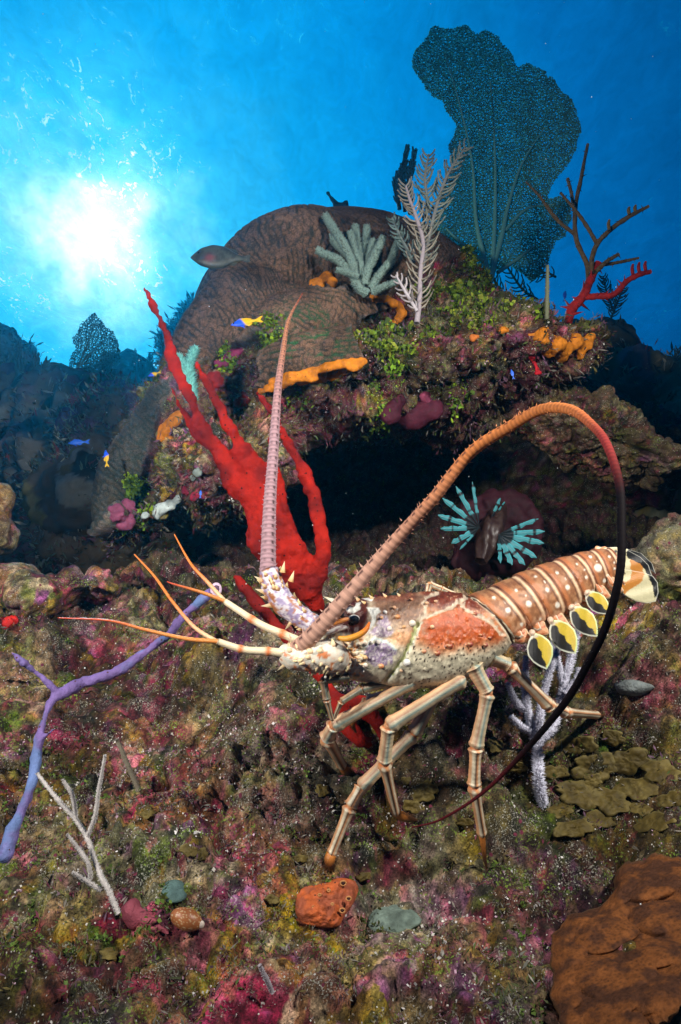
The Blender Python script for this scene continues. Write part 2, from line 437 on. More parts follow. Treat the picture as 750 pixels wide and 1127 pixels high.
# ------------------------------------------------------------------ foreground reef slope
def profile(v):
    """v in 0..1 along the slope away from the diver -> (y, z) on the right and on the left"""
    t = [0, .10, .24, .40, .52, .62, .70, .80, .90, 1.0]
    r = [(.34, -.50), (.50, -.33), (.68, -.205), (.86, -.10), (1.00, .03), (1.18, .155), (1.55, .25), (2.1, .40), (2.45, .72), (2.55, .95)]
    l = [(.34, -.50), (.50, -.33), (.66, -.200), (.80, -.09), (.93, .06), (1.12, .160), (1.35, .10), (1.9, -.25), (2.8, -.9), (4.0, -1.6)]
    return interp_rows(v, t, r), interp_rows(v, t, l)
nu, nv = 720, 760
uu = np.linspace(-1, 1, nu); vv = np.linspace(0, 1, nv)**.92
U, Vv = np.meshgrid(uu, vv, indexing='ij'); U = U.ravel(); Vv = Vv.ravel()
R_, L_ = profile(Vv)
half = .55+1.15*Vv**1.2
X = U*half
wl = 1-sstep(-.62, -.36, X+.05*np.sin(Vv*9))
yz = R_*(1-wl)[:, None]+L_*wl[:, None]
P = np.stack([X, yz[:, 0], yz[:, 1]], 1).astype(np.float32)
g = grid_faces(nu, nv)
N0 = normals(P, g); N0 *= np.sign(N0[:, 2:3]*.7-N0[:, 1:2]*.7+1e-6)
big = fbm(P*3.1, 3, 71)*.055
# broad forms of the slope: ledge to the right, hollow under the lobster's head, crevices
def bump_at(px, py, Y, r, h):
    q = W(px, py, Y); d = np.linalg.norm((P-q)*np.array([1, .8, 1.2]), axis=1); return h*np.exp(-(d/r)**2)
big = big+bump_at(700, 735, .98, .13, .10)+bump_at(650, 1060, .62, .12, .03)+bump_at(60, 620, 1.1, .10, .04)
big = big+bump_at(270, 690, 1.05, .10, .05)-bump_at(215, 748, .90, .05, .08)-bump_at(640, 925, .75, .05, .05)-bump_at(700, 905, .78, .05, .04)
big = big-bump_at(400, 1110, .55, .06, .05)-bump_at(20, 860, .75, .05, .05)-bump_at(560, 720, 1.0, .09, .05)
big = big-bump_at(365, 940, .74, .10, .055)-bump_at(520, 940, .76, .10, .03)-bump_at(400, 860, .85, .10, .03)-bump_at(700, 1040, .62, .14, .06)
big = big+bump_at(470, 800, .90, .12, .02)+bump_at(320, 850, .80, .14, .02)+bump_at(380, 1000, .66, .10, .02)
CLS = cells(P, 5)
Pd = P+N0*(big-.032+rough_disp(P, 5, 1.0, CLS)*.85*np.clip(.7+.5*P[:, 1], .75, 1.5))[:, None]
N1 = normals(Pd, g); N1 *= np.sign(N1[:, 2:3]*.7-N1[:, 1:2]*.7+1e-6)
BV = []
def add_bvh(V, Fc): BV.append(BVHTree.FromPolygons([tuple(map(float, v)) for v in V], [tuple(map(int, f)) for f in Fc]))
G = np.arange(nu*nv).reshape(nu, nv)[::4, ::4]
add_bvh(Pd[G.ravel()], grid_faces(*G.shape))
def S(px, py, off=0.0, only=None):
    """the point of the reef that shows there, moved off metres toward the diver"""
    d = ray(px, py); d = d/np.linalg.norm(d); best = 1e9
    for i, b in enumerate(BV):
        if only is not None and i not in only: continue
        h = b.ray_cast(Vector((0, 0, 0)), Vector(d), 60)
        if h[0] is not None and h[3] < best: best = h[3]
    if best > 1e8: best = 2.0
    return d*(best-off)
def SY(px, py, only=None): return float(S(px, py, 0, only)[1])

# --- the coral head: lobes joined and remeshed into one rock
def remesh_blobs(blobs, voxel, sub=2, smooth=6):
    V = []; Fc = []; n = 0
    for (px, py, Y, rx, ry, rz, deg) in blobs:
        v, f = ico(4); v = v*np.array([rx, ry, rz]); a = math.radians(deg)
        v = v@np.array([[math.cos(a), 0, -math.sin(a)], [0, 1, 0], [math.sin(a), 0, math.cos(a)]]).T
        V.append(v+W(px, py, Y)); Fc.append(f+n); n += len(v)
    me = bpy.data.meshes.new('tmp'); me.from_pydata(np.concatenate(V).tolist(), [], np.concatenate(Fc).tolist())
    return finish_remesh(me, voxel, sub, smooth)
def finish_remesh(me, voxel, sub, smooth):
    o = bpy.data.objects.new('tmp', me); COL.objects.link(o)
    m = o.modifiers.new('r', 'REMESH'); m.mode = 'VOXEL'; m.voxel_size = voxel
    if smooth: m = o.modifiers.new('s', 'SMOOTH'); m.iterations = smooth; m.factor = .5
    if sub: m = o.modifiers.new('u', 'SUBSURF'); m.levels = sub; m.render_levels = sub
    dg_ = bpy.context.evaluated_depsgraph_get(); e = o.evaluated_get(dg_); m2 = e.to_mesh()
    nv_ = len(m2.vertices); V = np.empty(nv_*3, np.float32); m2.vertices.foreach_get('co', V); V = V.reshape(-1, 3)
    Fc = np.empty(len(m2.polygons)*4, np.int32)
    if len(m2.loops) == len(Fc): m2.loops.foreach_get('vertex_index', Fc); Fc = Fc.reshape(-1, 4)
    else: Fc = np.array([list(p.vertices) if len(p.vertices) == 4 else list(p.vertices)+[p.vertices[-1]] for p in m2.polygons])
    e.to_mesh_clear(); bpy.data.objects.remove(o); bpy.data.meshes.remove(me)
    return V.astype(np.float32), Fc
HV, HF = remesh_blobs([
    (378, 374, 1.95, .475, .42, .345, 0), (222, 462, 1.66, .385, .20, .135, 56), (268, 396, 1.74, .33, .32, .115, 54), (318, 335, 1.74, .27, .32, .15, 32), (245, 520, 1.46, .17, .17, .125, 12),
    (520, 408, 1.52, .29, .24, .130, 4), (380, 424, 1.45, .24, .18, .095, 6), (500, 392, 1.80, .27, .30, .11, -18),
    (330, 380, 1.58, .22, .16, .10, 25), (150, 585, 1.42, .09, .10, .05, 30), (610, 392, 1.50, .13, .15, .062, 10),
    (300, 480, 1.50, .11, .15, .10, 40)], .014, 2, 16)
HN = normals(HV, HF)
if (HN[:, 2]*(HV[:, 2]-HV[:, 2].mean())).mean() < 0: HN = -HN; HF = HF[:, ::-1]
CORAL1 = [(192, 398), (150, 395), (200, 300), (250, 235), (340, 205), (470, 215), (505, 284), (462, 300), (440, 318), (400, 322), (350, 318), (345, 322), (430, 327), (436, 338), (392, 350), (388, 368), (402, 398), (372, 408), (340, 414), (286, 430), (292, 400), (300, 372), (288, 366), (262, 378), (238, 395), (207, 410)]
CORAL2 = [(192, 420), (170, 430), (140, 480), (105, 530), (90, 590), (112, 590), (150, 545), (172, 480), (178, 450), (196, 432)]
hx, hy = topx(HV)
cw = 5*fbm(HV*30, 3, 31)
d1 = polydist(hx+cw, hy+cw, CORAL1); d2 = polydist(hx+cw, hy-cw, CORAL2)
toward = HN[:, 1] < .55
dd = np.maximum(d1, d2); mk = sstep(-1.5, 1.5, dd)*np.where(toward | (HN[:, 2] > .1), 1, 0)
rough = rough_disp(HV*.8, 21)*1.25
rough = rough-.038+.02*fbm(HV*8, 3, 22)
# corallite ridges running across the sheet
ww = HV+.02*np.stack([fbm(HV*9+k*3, 2, 80+k) for k in range(3)], 1)
a, b, cid = worley(ww*np.array([60, 60, 60], np.float32), 23)
rc0 = W(372, 300, 1.62); rad = np.linalg.norm((HV-rc0)*np.array([1, .8, 1]), axis=1)/.0115+2.4*fbm(HV*9, 4, 29)
ridge = np.maximum(sstep(-.1, -.85, np.cos(rad*6.283))*sstep(-.35, .1, fbm(HV*55, 2, 34)), .8*sstep(.16, .02, b-a))
coral_d = .016+.0042*(1-ridge)+.006*fbm(HV*7, 3, 24)-.010*sstep(9, 0, dd)*(dd > 0)*0
lip = np.exp(-(np.clip(dd, 0, 99)/2.5)**2)
disp = rough*(1-mk)+(coral_d+.004*lip)*mk
HV2 = HV+HN*disp[:, None]
rc = reef_color(HV2, 33)
up = sstep(.1, .6, HN[:, 2]+.4*fbm(HV*12, 3, 25))
turf = mixc(C(.10, .11, .02)*np.ones((len(HV), 1), np.float32), np.tile(C(.03, .045, .015), (len(HV), 1)), sstep(-.3, .3, fbm(HV*45, 3, 26)))
rightside = sstep(380, 460, hx)
rc = mixc(rc, turf, up*rightside*.75)
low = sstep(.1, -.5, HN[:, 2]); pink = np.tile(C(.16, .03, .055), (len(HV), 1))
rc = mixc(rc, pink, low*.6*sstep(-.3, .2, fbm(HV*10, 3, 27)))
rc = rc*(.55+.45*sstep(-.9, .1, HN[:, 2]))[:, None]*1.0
brown = mixc(np.tile(C(.21, .12, .075), (len(HV), 1)), np.tile(C(.045, .045, .035), (len(HV), 1)), ridge)
gz = np.exp(-(((hx-345)/40)**2+((hy-375)/30)**2))
brown = mixc(brown, C(.03, .14, .05)*np.ones((len(HV), 1), np.float32), np.clip(gz*1.5, 0, 1)*ridge*.9*sstep(-.35, .1, fbm(HV*40, 2, 30)))
greyrim = np.exp(-(np.clip(dd, 0, 99)/2.0)**2)
brown = mixc(brown, np.tile(C(.16, .17, .17), (len(HV), 1)), .6*greyrim)
brown = mixc(brown, np.tile(C(.05, .10, .09), (len(HV), 1)), sstep(0, 4, d2)*.55)
brown *= (.8+.5*fbm(HV*14, 3, 28))[:, None]
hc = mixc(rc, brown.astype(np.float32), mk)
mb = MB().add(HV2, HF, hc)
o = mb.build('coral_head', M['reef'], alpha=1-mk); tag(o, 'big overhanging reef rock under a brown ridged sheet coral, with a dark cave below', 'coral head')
BV_HEAD = len(BV); 
hl = finish = None
add_bvh(HV2, HF) if len(HF) < 60000 else None
if len(BV) == BV_HEAD:
    dom = bpy.data.objects['coral_head']; b_ = BVHTree.FromPolygons(HV2.tolist(), HF.tolist()); BV.append(b_)

# --- other rocks near by: (name,label, blobs, seed, dark)
def rock(blobs, seed, label, voxel=.012, sub=2, amp=1.0, tint=None, cat='rock', name='reef_rock', tw=.5, dark=1.0, bvh=True, mat='reef', group=None):
    V, Fc = remesh_blobs(blobs, voxel, sub, 4); N = normals(V, Fc)
    if (N*(V-V.mean(0))).sum(1).mean() < 0: N = -N; Fc = Fc[:, ::-1]
    V2 = V+N*((rough_disp(V*.9, seed)-.028)*amp+.03*amp*fbm(V*6, 3, seed+3))[:, None]
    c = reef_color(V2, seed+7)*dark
    if tint is not None: c = mixc(c, np.tile(C(*tint), (len(V), 1)), tw*sstep(-.5, .3, fbm(V*15, 3, seed+5)))
    o = MB().add(V2, Fc, c).build(name, M[mat]); tag(o, label, cat, group)
    if bvh: BV.append(BVHTree.FromPolygons(V2.tolist(), Fc.tolist()))
    return o
rock([(652, 482, 1.62, .20, .14, .100, -30), (705, 508, 1.62, .08, .12, .07, -35), (600, 450, 1.64, .12, .13, .06, -20)], 51,
     'wedge shaped rock with a rusty orange edge under the right end of the ledge', tint=(.13, .09, .05), dark=.8)
rock([(745, 622, 1.10, .045, .06, .055, 60), (760, 600, 1.12, .05, .06, .05, 0)], 57, 'small pale crusted rock at the right edge beside the lobster tail', .007, 1, .7, tint=(.16, .15, .10))
rock([(690, 520, 2.5, .35, .3, .26, 0), (600, 560, 2.6, .5, .3, .25, 0), (450, 560, 2.7, .6, .25, .2, 0), (585, 480, 2.7, .45, .25, .30, 0), (420, 485, 2.75, .55, .25, .33, 0), (300, 500, 2.7, .35, .25, .3, 0)], 59, 'rock wall coloured dark for the shade at the back of the cave', .03, 1, 1.2, dark=.34)  # wall colour scaled down, cave shade put into it

# ------------------------------------------------------------------ slope finished (colour needs the tints)
def tint(px, py, rpx, c, w): q = S(px, py, only=[0]); TINTS.append((q, rpx*np.linalg.norm(q)/F_PX, c, w))
for t in [(285, 915, 60, (.22, .045, .075), .6), (235, 905, 40, (.12, .02, .03), .6), (170, 1010, 30, (.25, .06, .09), .8), (300, 850, 70, (.16, .17, .13), .65),
          (360, 850, 50, (.17, .16, .13), .6), (430, 1010, 45, (.13, .15, .13), .75), (690, 850, 80, (.085, .065, .012), .8), (630, 890, 60, (.09, .07, .012), .85), (560, 830, 40, (.13, .09, .02), .5),
          (700, 720, 55, (.19, .17, .10), .75), (660, 705, 35, (.16, .16, .10), .7), (720, 760, 30, (.20, .05, .11), .7), (680, 750, 18, (.14, .16, .16), .8),
          (588, 945, 22, (.32, .20, .38), .75), (598, 958, 18, (.38, .12, .09), .7), (470, 870, 30, (.12, .10, .015), .8), (500, 800, 40, (.12, .05, .10), .55), (455, 850, 40, (.10, .045, .09), .5),
          (480, 935, 40, (.14, .13, .13), .5), (340, 930, 35, (.09, .07, .015), .5), (150, 800, 50, (.10, .02, .045), .7), (190, 840, 30, (.11, .025, .02), .7), (30, 1060, 70, (.13, .03, .03), .6),
          (150, 1080, 60, (.11, .04, .04), .6), (560, 1040, 60, (.10, .07, .02), .5), (500, 990, 35, (.10, .05, .12), .5), (120, 640, 40, (.12, .02, .04), .6), (60, 680, 40, (.11, .03, .05), .5),
          (330, 740, 50, (.07, .075, .06), .6), (250, 800, 45, (.08, .075, .05), .6), (430, 600, 60, (.05, .09, .08), .6), (530, 620, 60, (.045, .08, .075), .6), (380, 580, 50, (.09, .03, .05), .5),
          (80, 780, 40, (.12, .04, .07), .5), (100, 900, 50, (.09, .05, .06), .5), (665, 820, 10, (.10, .28, .02), .9), (10, 685, 9, (.5, .02, .01), .9), (12, 800, 12, (.08, .16, .02), .8),
          (30, 1095, 25, (.06, .11, .02), .7), (510, 1070, 20, (.22, .12, .24), .7)]: tint(*t)
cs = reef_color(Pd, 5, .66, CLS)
back = sstep(1.25, 1.75, Pd[:, 1]); cs = mixc(cs, np.tile(C(.035, .018, .018), (len(Pd), 1)), back*.75)  # slope darkens inward: the cave's shade is mixed into its colour
gr = g if True else None
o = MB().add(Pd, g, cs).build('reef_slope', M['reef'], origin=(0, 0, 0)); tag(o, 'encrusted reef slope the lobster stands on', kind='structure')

# ------------------------------------------------------------------ deep ground, far reef
def ground():
    n = 260; a = np.linspace(-1, 1, n); a = np.sign(a)*np.abs(a)**2.2*90; bb = np.linspace(0, 1, n)**2.0*140+1.6
    A, B = np.meshgrid(a, bb, indexing='ij'); A = A.ravel(); B = B.ravel()
    z = -2.1-.25*np.clip(B-3, 0, 12)/3+.35*fbm(np.stack([A, B, B*0], 1)*.5, 4, 90)
    P = np.stack([A, B, z], 1)
    c = mixc(np.tile(C(.08, .08, .06), (len(P), 1)), np.tile(C(.18, .17, .13), (len(P), 1)), sstep(-.2, .3, fbm(P*.8, 4, 91)))
    tag(MB().add(P, grid_faces(n, n), c).build('seabed', M['far'], origin=(0, 0, 0)), 'sandy seabed falling away behind the reef', kind='structure')
ground()
def far_rock(blobs, seed, label, voxel=.05, tintc=(.45, .45, .30), group='rocks of the far reef', amp=1.0, sub=1, pm=.45):
    V, Fc = remesh_blobs(blobs, voxel, sub, 3); N = normals(V, Fc)
    if (N*(V-V.mean(0))).sum(1).mean() < 0: N = -N; Fc = Fc[:, ::-1]
    w = V+.1*np.stack([fbm(V*4+k*3.3, 2, 60+k) for k in range(3)], 1)
    a, b, i = worley(w/.34, seed); a2, b2, i2 = worley(w/.12, seed+1); a3, b3, i3 = worley(V/.045, seed+2)
    V2 = V+N*amp*(.16*fbm(V*1.8, 3, seed+3)+.16*(dome(a, .8)-.6)+.07*(dome(a2, .8)-.5)*(i2 > .3)+.045*dome(a3, .7)+.03*fbm(V*22, 3, seed+8))[:, None]
    c = mixc(np.tile(C(*tintc), (len(V), 1)), np.tile(C(.06, .07, .05), (len(V), 1)), sstep(-.3, .3, fbm(V*4, 3, seed+4)))
    c = mixc(c, PAL[(i2*15.99).astype(int)], np.full(len(V), pm))
    o = MB().add(V2, Fc, c).build('reef_rock', M['far']); tag(o, label, 'rock', group)
    BV.append(BVHTree.FromPolygons(V2.tolist(), Fc.tolist())); return o
far_rock([(60, 545, 3.2, .75, .5, .50, 0), (78, 468, 3.3, .20, .3, .22, 0), (0, 500, 3.2, .3, .4, .36, 0), (30, 610, 3.0, .9, .5, .5, 0), (150, 560, 2.8, .5, .5, .4, 0)], 101, 'tall dark rock rising in the shade on the left, below the small sea fan')
far_rock([(-10, 470, 4.2, .3, .4, .75, 0), (2, 430, 4.3, .16, .3, .22, 0)], 107, 'blue dim rock tower at the left edge behind the sea plume')
far_rock([(142, 438, 5.2, .26, .4, .22, 0), (165, 510, 5.2, .7, .5, .35, 0), (60, 500, 5.6, .8, .5, .3, 0)], 113, 'pale blue rock mound far off, right of the small sea fan')
far_rock([(118, 490, 2.45, .17, .2, .20, 0), (125, 560, 2.4, .28, .3, .25, 0)], 119, 'round headed rock with a plate coral rim just left of the coral head', .022, amp=.6, pm=.8)
far_rock([(690, 475, 3.1, .40, .4, .24, -25), (645, 412, 3.2, .20, .3, .16, 0), (668, 375, 3.2, .09, .1, .08, 0), (640, 372, 3.2, .11, .1, .08, 0), (740, 530, 3.0, .5, .4, .33, 0), (720, 600, 2.7, .5, .4, .4, 0)], 127, 'dark knobbly rock slope on the right behind the red tree sponge', .045)
far_rock([(755, 460, 4.6, .3, .4, .3, 0), (760, 520, 4.6, .5, .4, .3, 0)], 131, 'dim blue rock far off at the right edge')
far_rock([(222, 362, 5.5, .12, .2, .16, 0), (205, 385, 5.5, .15, .2, .15, 0)], 137, 'hazy blue rock peeping out behind the left shoulder of the coral head', .04, amp=.4)

# ------------------------------------------------------------------ water surface far overhead
def water():
    n = 420; a = np.linspace(-1, 1, n); xs = np.sign(a)*np.abs(a)**1.6*90; ys = np.sign(a)*np.abs(a)**1.6*90+10
    A, B = np.meshgrid(xs, ys, indexing='ij'); A = A.ravel(); B = B.ravel()
    P0 = np.stack([A, B, A*0], 1)
    z = 6.5+.10*fbm(P0*.7, 4, 140)+.16*fbm(P0*.2, 2, 141)
    P = np.stack([A, B, z], 1)
    m = bpy.data.materials.new('water_surface'); m.use_nodes = True; nt = m.node_tree; nt.nodes.clear()
    tcn = nd(nt, 'ShaderNodeTexCoord')
    mp = nd(nt, 'ShaderNodeMapping'); mp.inputs['Scale'].default_value = (1, .62, 1); mp.inputs['Rotation'].default_value = (0, 0, .5)
    nt.links.new(tcn.outputs['Object'], mp.inputs[0])
    wn = nd(nt, 'ShaderNodeTexNoise', Scale=2.0, Detail=3, Roughness=.5); nt.links.new(mp.outputs[0], wn.inputs['Vector'])
    wx = nd(nt, 'ShaderNodeVectorMath', operation='MULTIPLY_ADD'); nt.links.new(wn.outputs['Color'], wx.inputs[0]); wx.inputs[1].default_value = (.8, .8, .8); nt.links.new(mp.outputs[0], wx.inputs[2])
    # glints painted into the transparent colour: thin noise lines; broad noise ripples for the rest
    n2 = nd(nt, 'ShaderNodeTexNoise', Scale=4.6, Detail=5, Roughness=.62); nt.links.new(wx.outputs[0], n2.inputs['Vector'])
    rdg = mth(nt, 'ABSOLUTE', mth(nt, 'SUBTRACT', n2.outputs['Fac'], .5))
    n3 = nd(nt, 'ShaderNodeTexNoise', Scale=11, Detail=4, Roughness=.7); nt.links.new(wx.outputs[0], n3.inputs['Vector'])
    fine = nd(nt, 'ShaderNodeMapRange', **{}); nt.links.new(n3.outputs['Fac'], fine.inputs['Value']); fine.inputs['From Min'].default_value = .54; fine.inputs['From Max'].default_value = .70
    line = nd(nt, 'ShaderNodeMapRange'); nt.links.new(rdg, line.inputs['Value']); line.inputs['From Min'].default_value = .035; line.inputs['From Max'].default_value = .0
    br = nd(nt, 'ShaderNodeTexNoise', Scale=.55, Detail=5, Roughness=.6); nt.links.new(wx.outputs[0], br.inputs['Vector'])
    basev = mth(nt, 'ADD', mth(nt, 'MULTIPLY_ADD', br.outputs['Fac'], .6, .40), mth(nt, 'MULTIPLY', n2.outputs['Fac'], .5))
    # noise clusters the painted glints; the waves of the mesh play no part
    clu = nd(nt, 'ShaderNodeMapRange'); nt.links.new(br.outputs['Fac'], clu.inputs['Value']); clu.inputs['From Min'].default_value = .49; clu.inputs['From Max'].default_value = .62
    fl = mth(nt, 'MULTIPLY', mth(nt, 'MULTIPLY', line.outputs['Result'], fine.outputs['Result']), clu.outputs['Result'])
    tr = nd(nt, 'ShaderNodeBsdfTransparent')
    cc = nd(nt, 'ShaderNodeCombineColor')
    tot = mth(nt, 'ADD', basev, mth(nt, 'MULTIPLY', fl, 1.3))
    for k, s_ in enumerate((20.0, 1.5, .3)):
        nt.links.new(mth(nt, 'ADD', basev, mth(nt, 'MULTIPLY', fl, s_)), cc.inputs[k])
    nt.links.new(cc.outputs[0], tr.inputs['Color'])
    nt.links.new(tr.outputs[0], nd(nt, 'ShaderNodeOutputMaterial').inputs['Surface'])
    tag(MB().add(P, grid_faces(n, n), C(.5, .5, .5)).build('water_surface', m, origin=(0, 0, 0)), 'rippled sea surface seen from below', kind='structure')
water()

# ------------------------------------------------------------------ the water's haze
def haze():
    lo = (-14, -2.5, -8.5); hi = (14, 16, 4.6)
    V = [(x, y, z) for x in (lo[0], hi[0]) for y in (lo[1], hi[1]) for z in (lo[2], hi[2])]
    Fc = [(0, 1, 3, 2), (4, 6, 7, 5), (0, 4, 5, 1), (2, 3, 7, 6), (0, 2, 6, 4), (1, 5, 7, 3)]
    me = bpy.data.meshes.new('haze'); me.from_pydata(V, [], Fc)
    m = bpy.data.materials.new('water_haze'); m.use_nodes = True; nt = m.node_tree; nt.nodes.clear()
    v = nd(nt, 'ShaderNodeVolumePrincipled'); v.inputs['Color'].default_value = (.010, .26, .46, 1); v.inputs['Density'].default_value = .028; v.inputs['Anisotropy'].default_value = .7
    nt.links.new(v.outputs[0], nd(nt, 'ShaderNodeOutputMaterial').inputs['Volume'])
    me.materials.append(m); o = bpy.data.objects.new('haze', me); COL.objects.link(o); tag(o, 'blue water between the diver and the far reef', kind='stuff')
haze()
# ================================================================== spiny lobster
lob = empty('spiny_lobster', W(440, 715, .72), 'large orange and cream spiny lobster with very long spiny antennae standing on the reef', 'lobster')
def bodyY(px): return float(np.interp(px, [310, 345, 520, 600, 725], [.690, .70, .725, .76, .83]))
def g2(x, y, cx, cy, sx, sy=None): sy = sy or sx; return np.exp(-(((x-cx)/sx)**2+((y-cy)/sy)**2))
def seg_d(x, y, pts):
    d = np.full(len(x), 1e9)
    for (a, b) in zip(pts[:-1], pts[1:]):
        a = np.array(a, float); e = np.array(b, float)-a; t = np.clip(((x-a[0])*e[0]+(y-a[1])*e[1])/(e@e), 0, 1); d = np.minimum(d, np.hypot(x-a[0]-t*e[0], y-a[1]-t*e[1]))
    return d
PALE_LINES = [[(465, 664), (464, 678), (454, 692)], [(465, 683), (479, 677), (491, 671), (503, 665)], [(503, 665), (505, 673), (520, 682), (534, 689), (545, 700)], [(467, 660), (480, 655)], [(503, 665), (512, 657)]]
GREEN_LINE = [(455, 690), (451, 704), (443, 722), (432, 740), (424, 750)]
def cara_col(x, y, near):
    n = len(x); Q = np.stack([x*.11, y*.11, near*2.0], 1); w1 = fbm(Q, 3, 301); w2 = fbm(Q*3.1, 3, 302); w3 = fbm(Q*7, 2, 303)
    xw = x+w1*5+w2*2; yw = y+w1*4+w2*2
    c = np.tile(C(.60, .54, .38), (n, 1))                                   # cream under side
    c = mixc(c, C(.66, .26, .10)*np.ones((n, 1), np.float32), sstep(718, 700, yw+.05*(x-500))*.55*sstep(420, 470, xw))
    c = mixc(c, np.tile(C(.58, .21, .07), (n, 1)), .8*sstep(-20, -2, polydist(xw, yw, [(460, 700), (470, 686), (500, 676), (535, 692), (530, 704), (480, 712)])))
    c = mixc(c, np.tile(C(.42, .075, .012), (n, 1)), sstep(-9, 8, polydist(xw, yw, [(456, 704), (464, 686), (480, 677), (500, 673), (520, 681), (545, 698), (543, 706), (515, 710), (494, 713), (470, 715)])))
    topb = sstep(680, 668, yw-.12*np.maximum(x-500, 0)*1.5)
    c = mixc(c, np.tile(C(.17, .035, .014), (n, 1)), topb*sstep(455, 468, xw))
    c = mixc(c, np.tile(C(.20, .105, .06), (n, 1)), sstep(705, 685, yw)*sstep(470, 455, xw)*sstep(398, 415, xw))
    c = mixc(c, np.tile(C(.16, .045, .02), (n, 1)), sstep(668, 660, yw)*sstep(462, 450, xw)*.8)
    c = mixc(c, np.tile(C(.60, .26, .10), (n, 1)), .75*np.minimum(1, 1.4*g2(xw, yw, 437, 706, 14, 9)))
    lil = mixc(np.tile(C(.30, .21, .34), (n, 1)), np.tile(C(.50, .44, .46), (n, 1)), sstep(-.1, .3, w3))
    c = mixc(c, lil, sstep(-1, 2, polydist(xw, yw, [(400, 712), (418, 708), (432, 716), (438, 722), (430, 733), (408, 734), (398, 725)])))
    c = mixc(c, lil*.95, .8*sstep(-1, 2, polydist(xw, yw, [(414, 678), (424, 680), (430, 700), (420, 706), (404, 702), (410, 692)])))
    # face: dark brown about the eye, white flashes, mottled cheek
    c = mixc(c, np.tile(C(.085, .018, .010), (n, 1)), sstep(706, 698, yw)*sstep(409, 400, xw))
    ch = sstep(697, 706, y)*sstep(404, 396, x)
    mot = mixc(np.tile(C(.64, .62, .50), (n, 1)), np.tile(C(.60, .26, .10), (n, 1)), sstep(.05, .25, w2+.15*g2(x, y, 382, 716, 14)))
    mot = mixc(mot, np.tile(C(.30, .30, .16), (n, 1)), .6*sstep(.25, .45, fbm(Q*2+9, 2, 309)))
    c = mixc(c, mot, ch)
    c = mixc(c, np.tile(C(.66, .65, .58), (n, 1)), sstep(0, 1.6, polydist(x+w2*2, y, [(402, 671), (416, 672), (418, 677), (413, 682), (412, 690), (404, 700), (396, 704), (404, 695), (407, 684)])))
    c = mixc(c, np.tile(C(.66, .65, .58), (n, 1)), sstep(0, 1.6, polydist(x+w2*2, y, [(379, 671), (390, 670), (391, 664), (397, 665), (396, 674), (388, 678), (381, 676)])))
    c = mixc(c, np.tile(C(.66, .65, .58), (n, 1)), sstep(2.0, 1.0, seg_d(x, y, [(395, 657), (402, 661), (408, 663), (411, 658)])))
    c = mixc(c, np.tile(C(.60, .70, .66), (n, 1)), sstep(2.0, 1.0, seg_d(x+w2*2, y, [(401, 713), (410, 706), (422, 709), (432, 717)])))
    for L in PALE_LINES: c = mixc(c, np.tile(C(.56, .45, .32), (n, 1)), sstep(3.2, 1.4, seg_d(x+w2*4, y+w1*3, L))*.9)
    c = mixc(c, np.tile(C(.35, .36, .14), (n, 1)), sstep(3.4, 1.4, seg_d(x+w2*3, y, GREEN_LINE)))
    c = mixc(c, np.tile(C(.60, .58, .44), (n, 1)), sstep(1.6, .6, seg_d(x+w2*3, y, [(p[0]+3, p[1]) for p in GREEN_LINE])))
    # pores: dense dark dots low on the side, fine pale ones on the red
    a, b, i = worley(np.stack([(x+.3*y)/4.3, (y-.1*x)/3.9, near*0+.5], 1), 305)
    low = sstep(700, 716, yw+(x-480)*.02)*sstep(425, 450, x)
    c = mixc(c, np.tile(C(.03, .015, .012), (n, 1)), (a < .26)*low*(near > 0))
    a, b, i = worley(np.stack([x/3.1, y/3.1, near*0+.5], 1), 306)
    c = mixc(c, np.tile(C(.72, .42, .22), (n, 1)), (a < .27)*(i > .35)*(1-low)*sstep(420, 440, x)*.35)
    # rear border: pale band with dots
    c = mixc(c, np.tile(C(.60, .52, .36), (n, 1)), sstep(7, 4, seg_d(x, y, [(516, 656), (540, 680), (562, 708)])))
    rb = seg_d(x, y, [(519, 657), (543, 680), (565, 708)])
    c = mixc(c, np.tile(C(.05, .02, .01), (n, 1)), sstep(1.6, .8, np.abs(rb-4)))
    return (c*(.90+.40*w2+.22*w3)[:, None]).astype(np.float32)
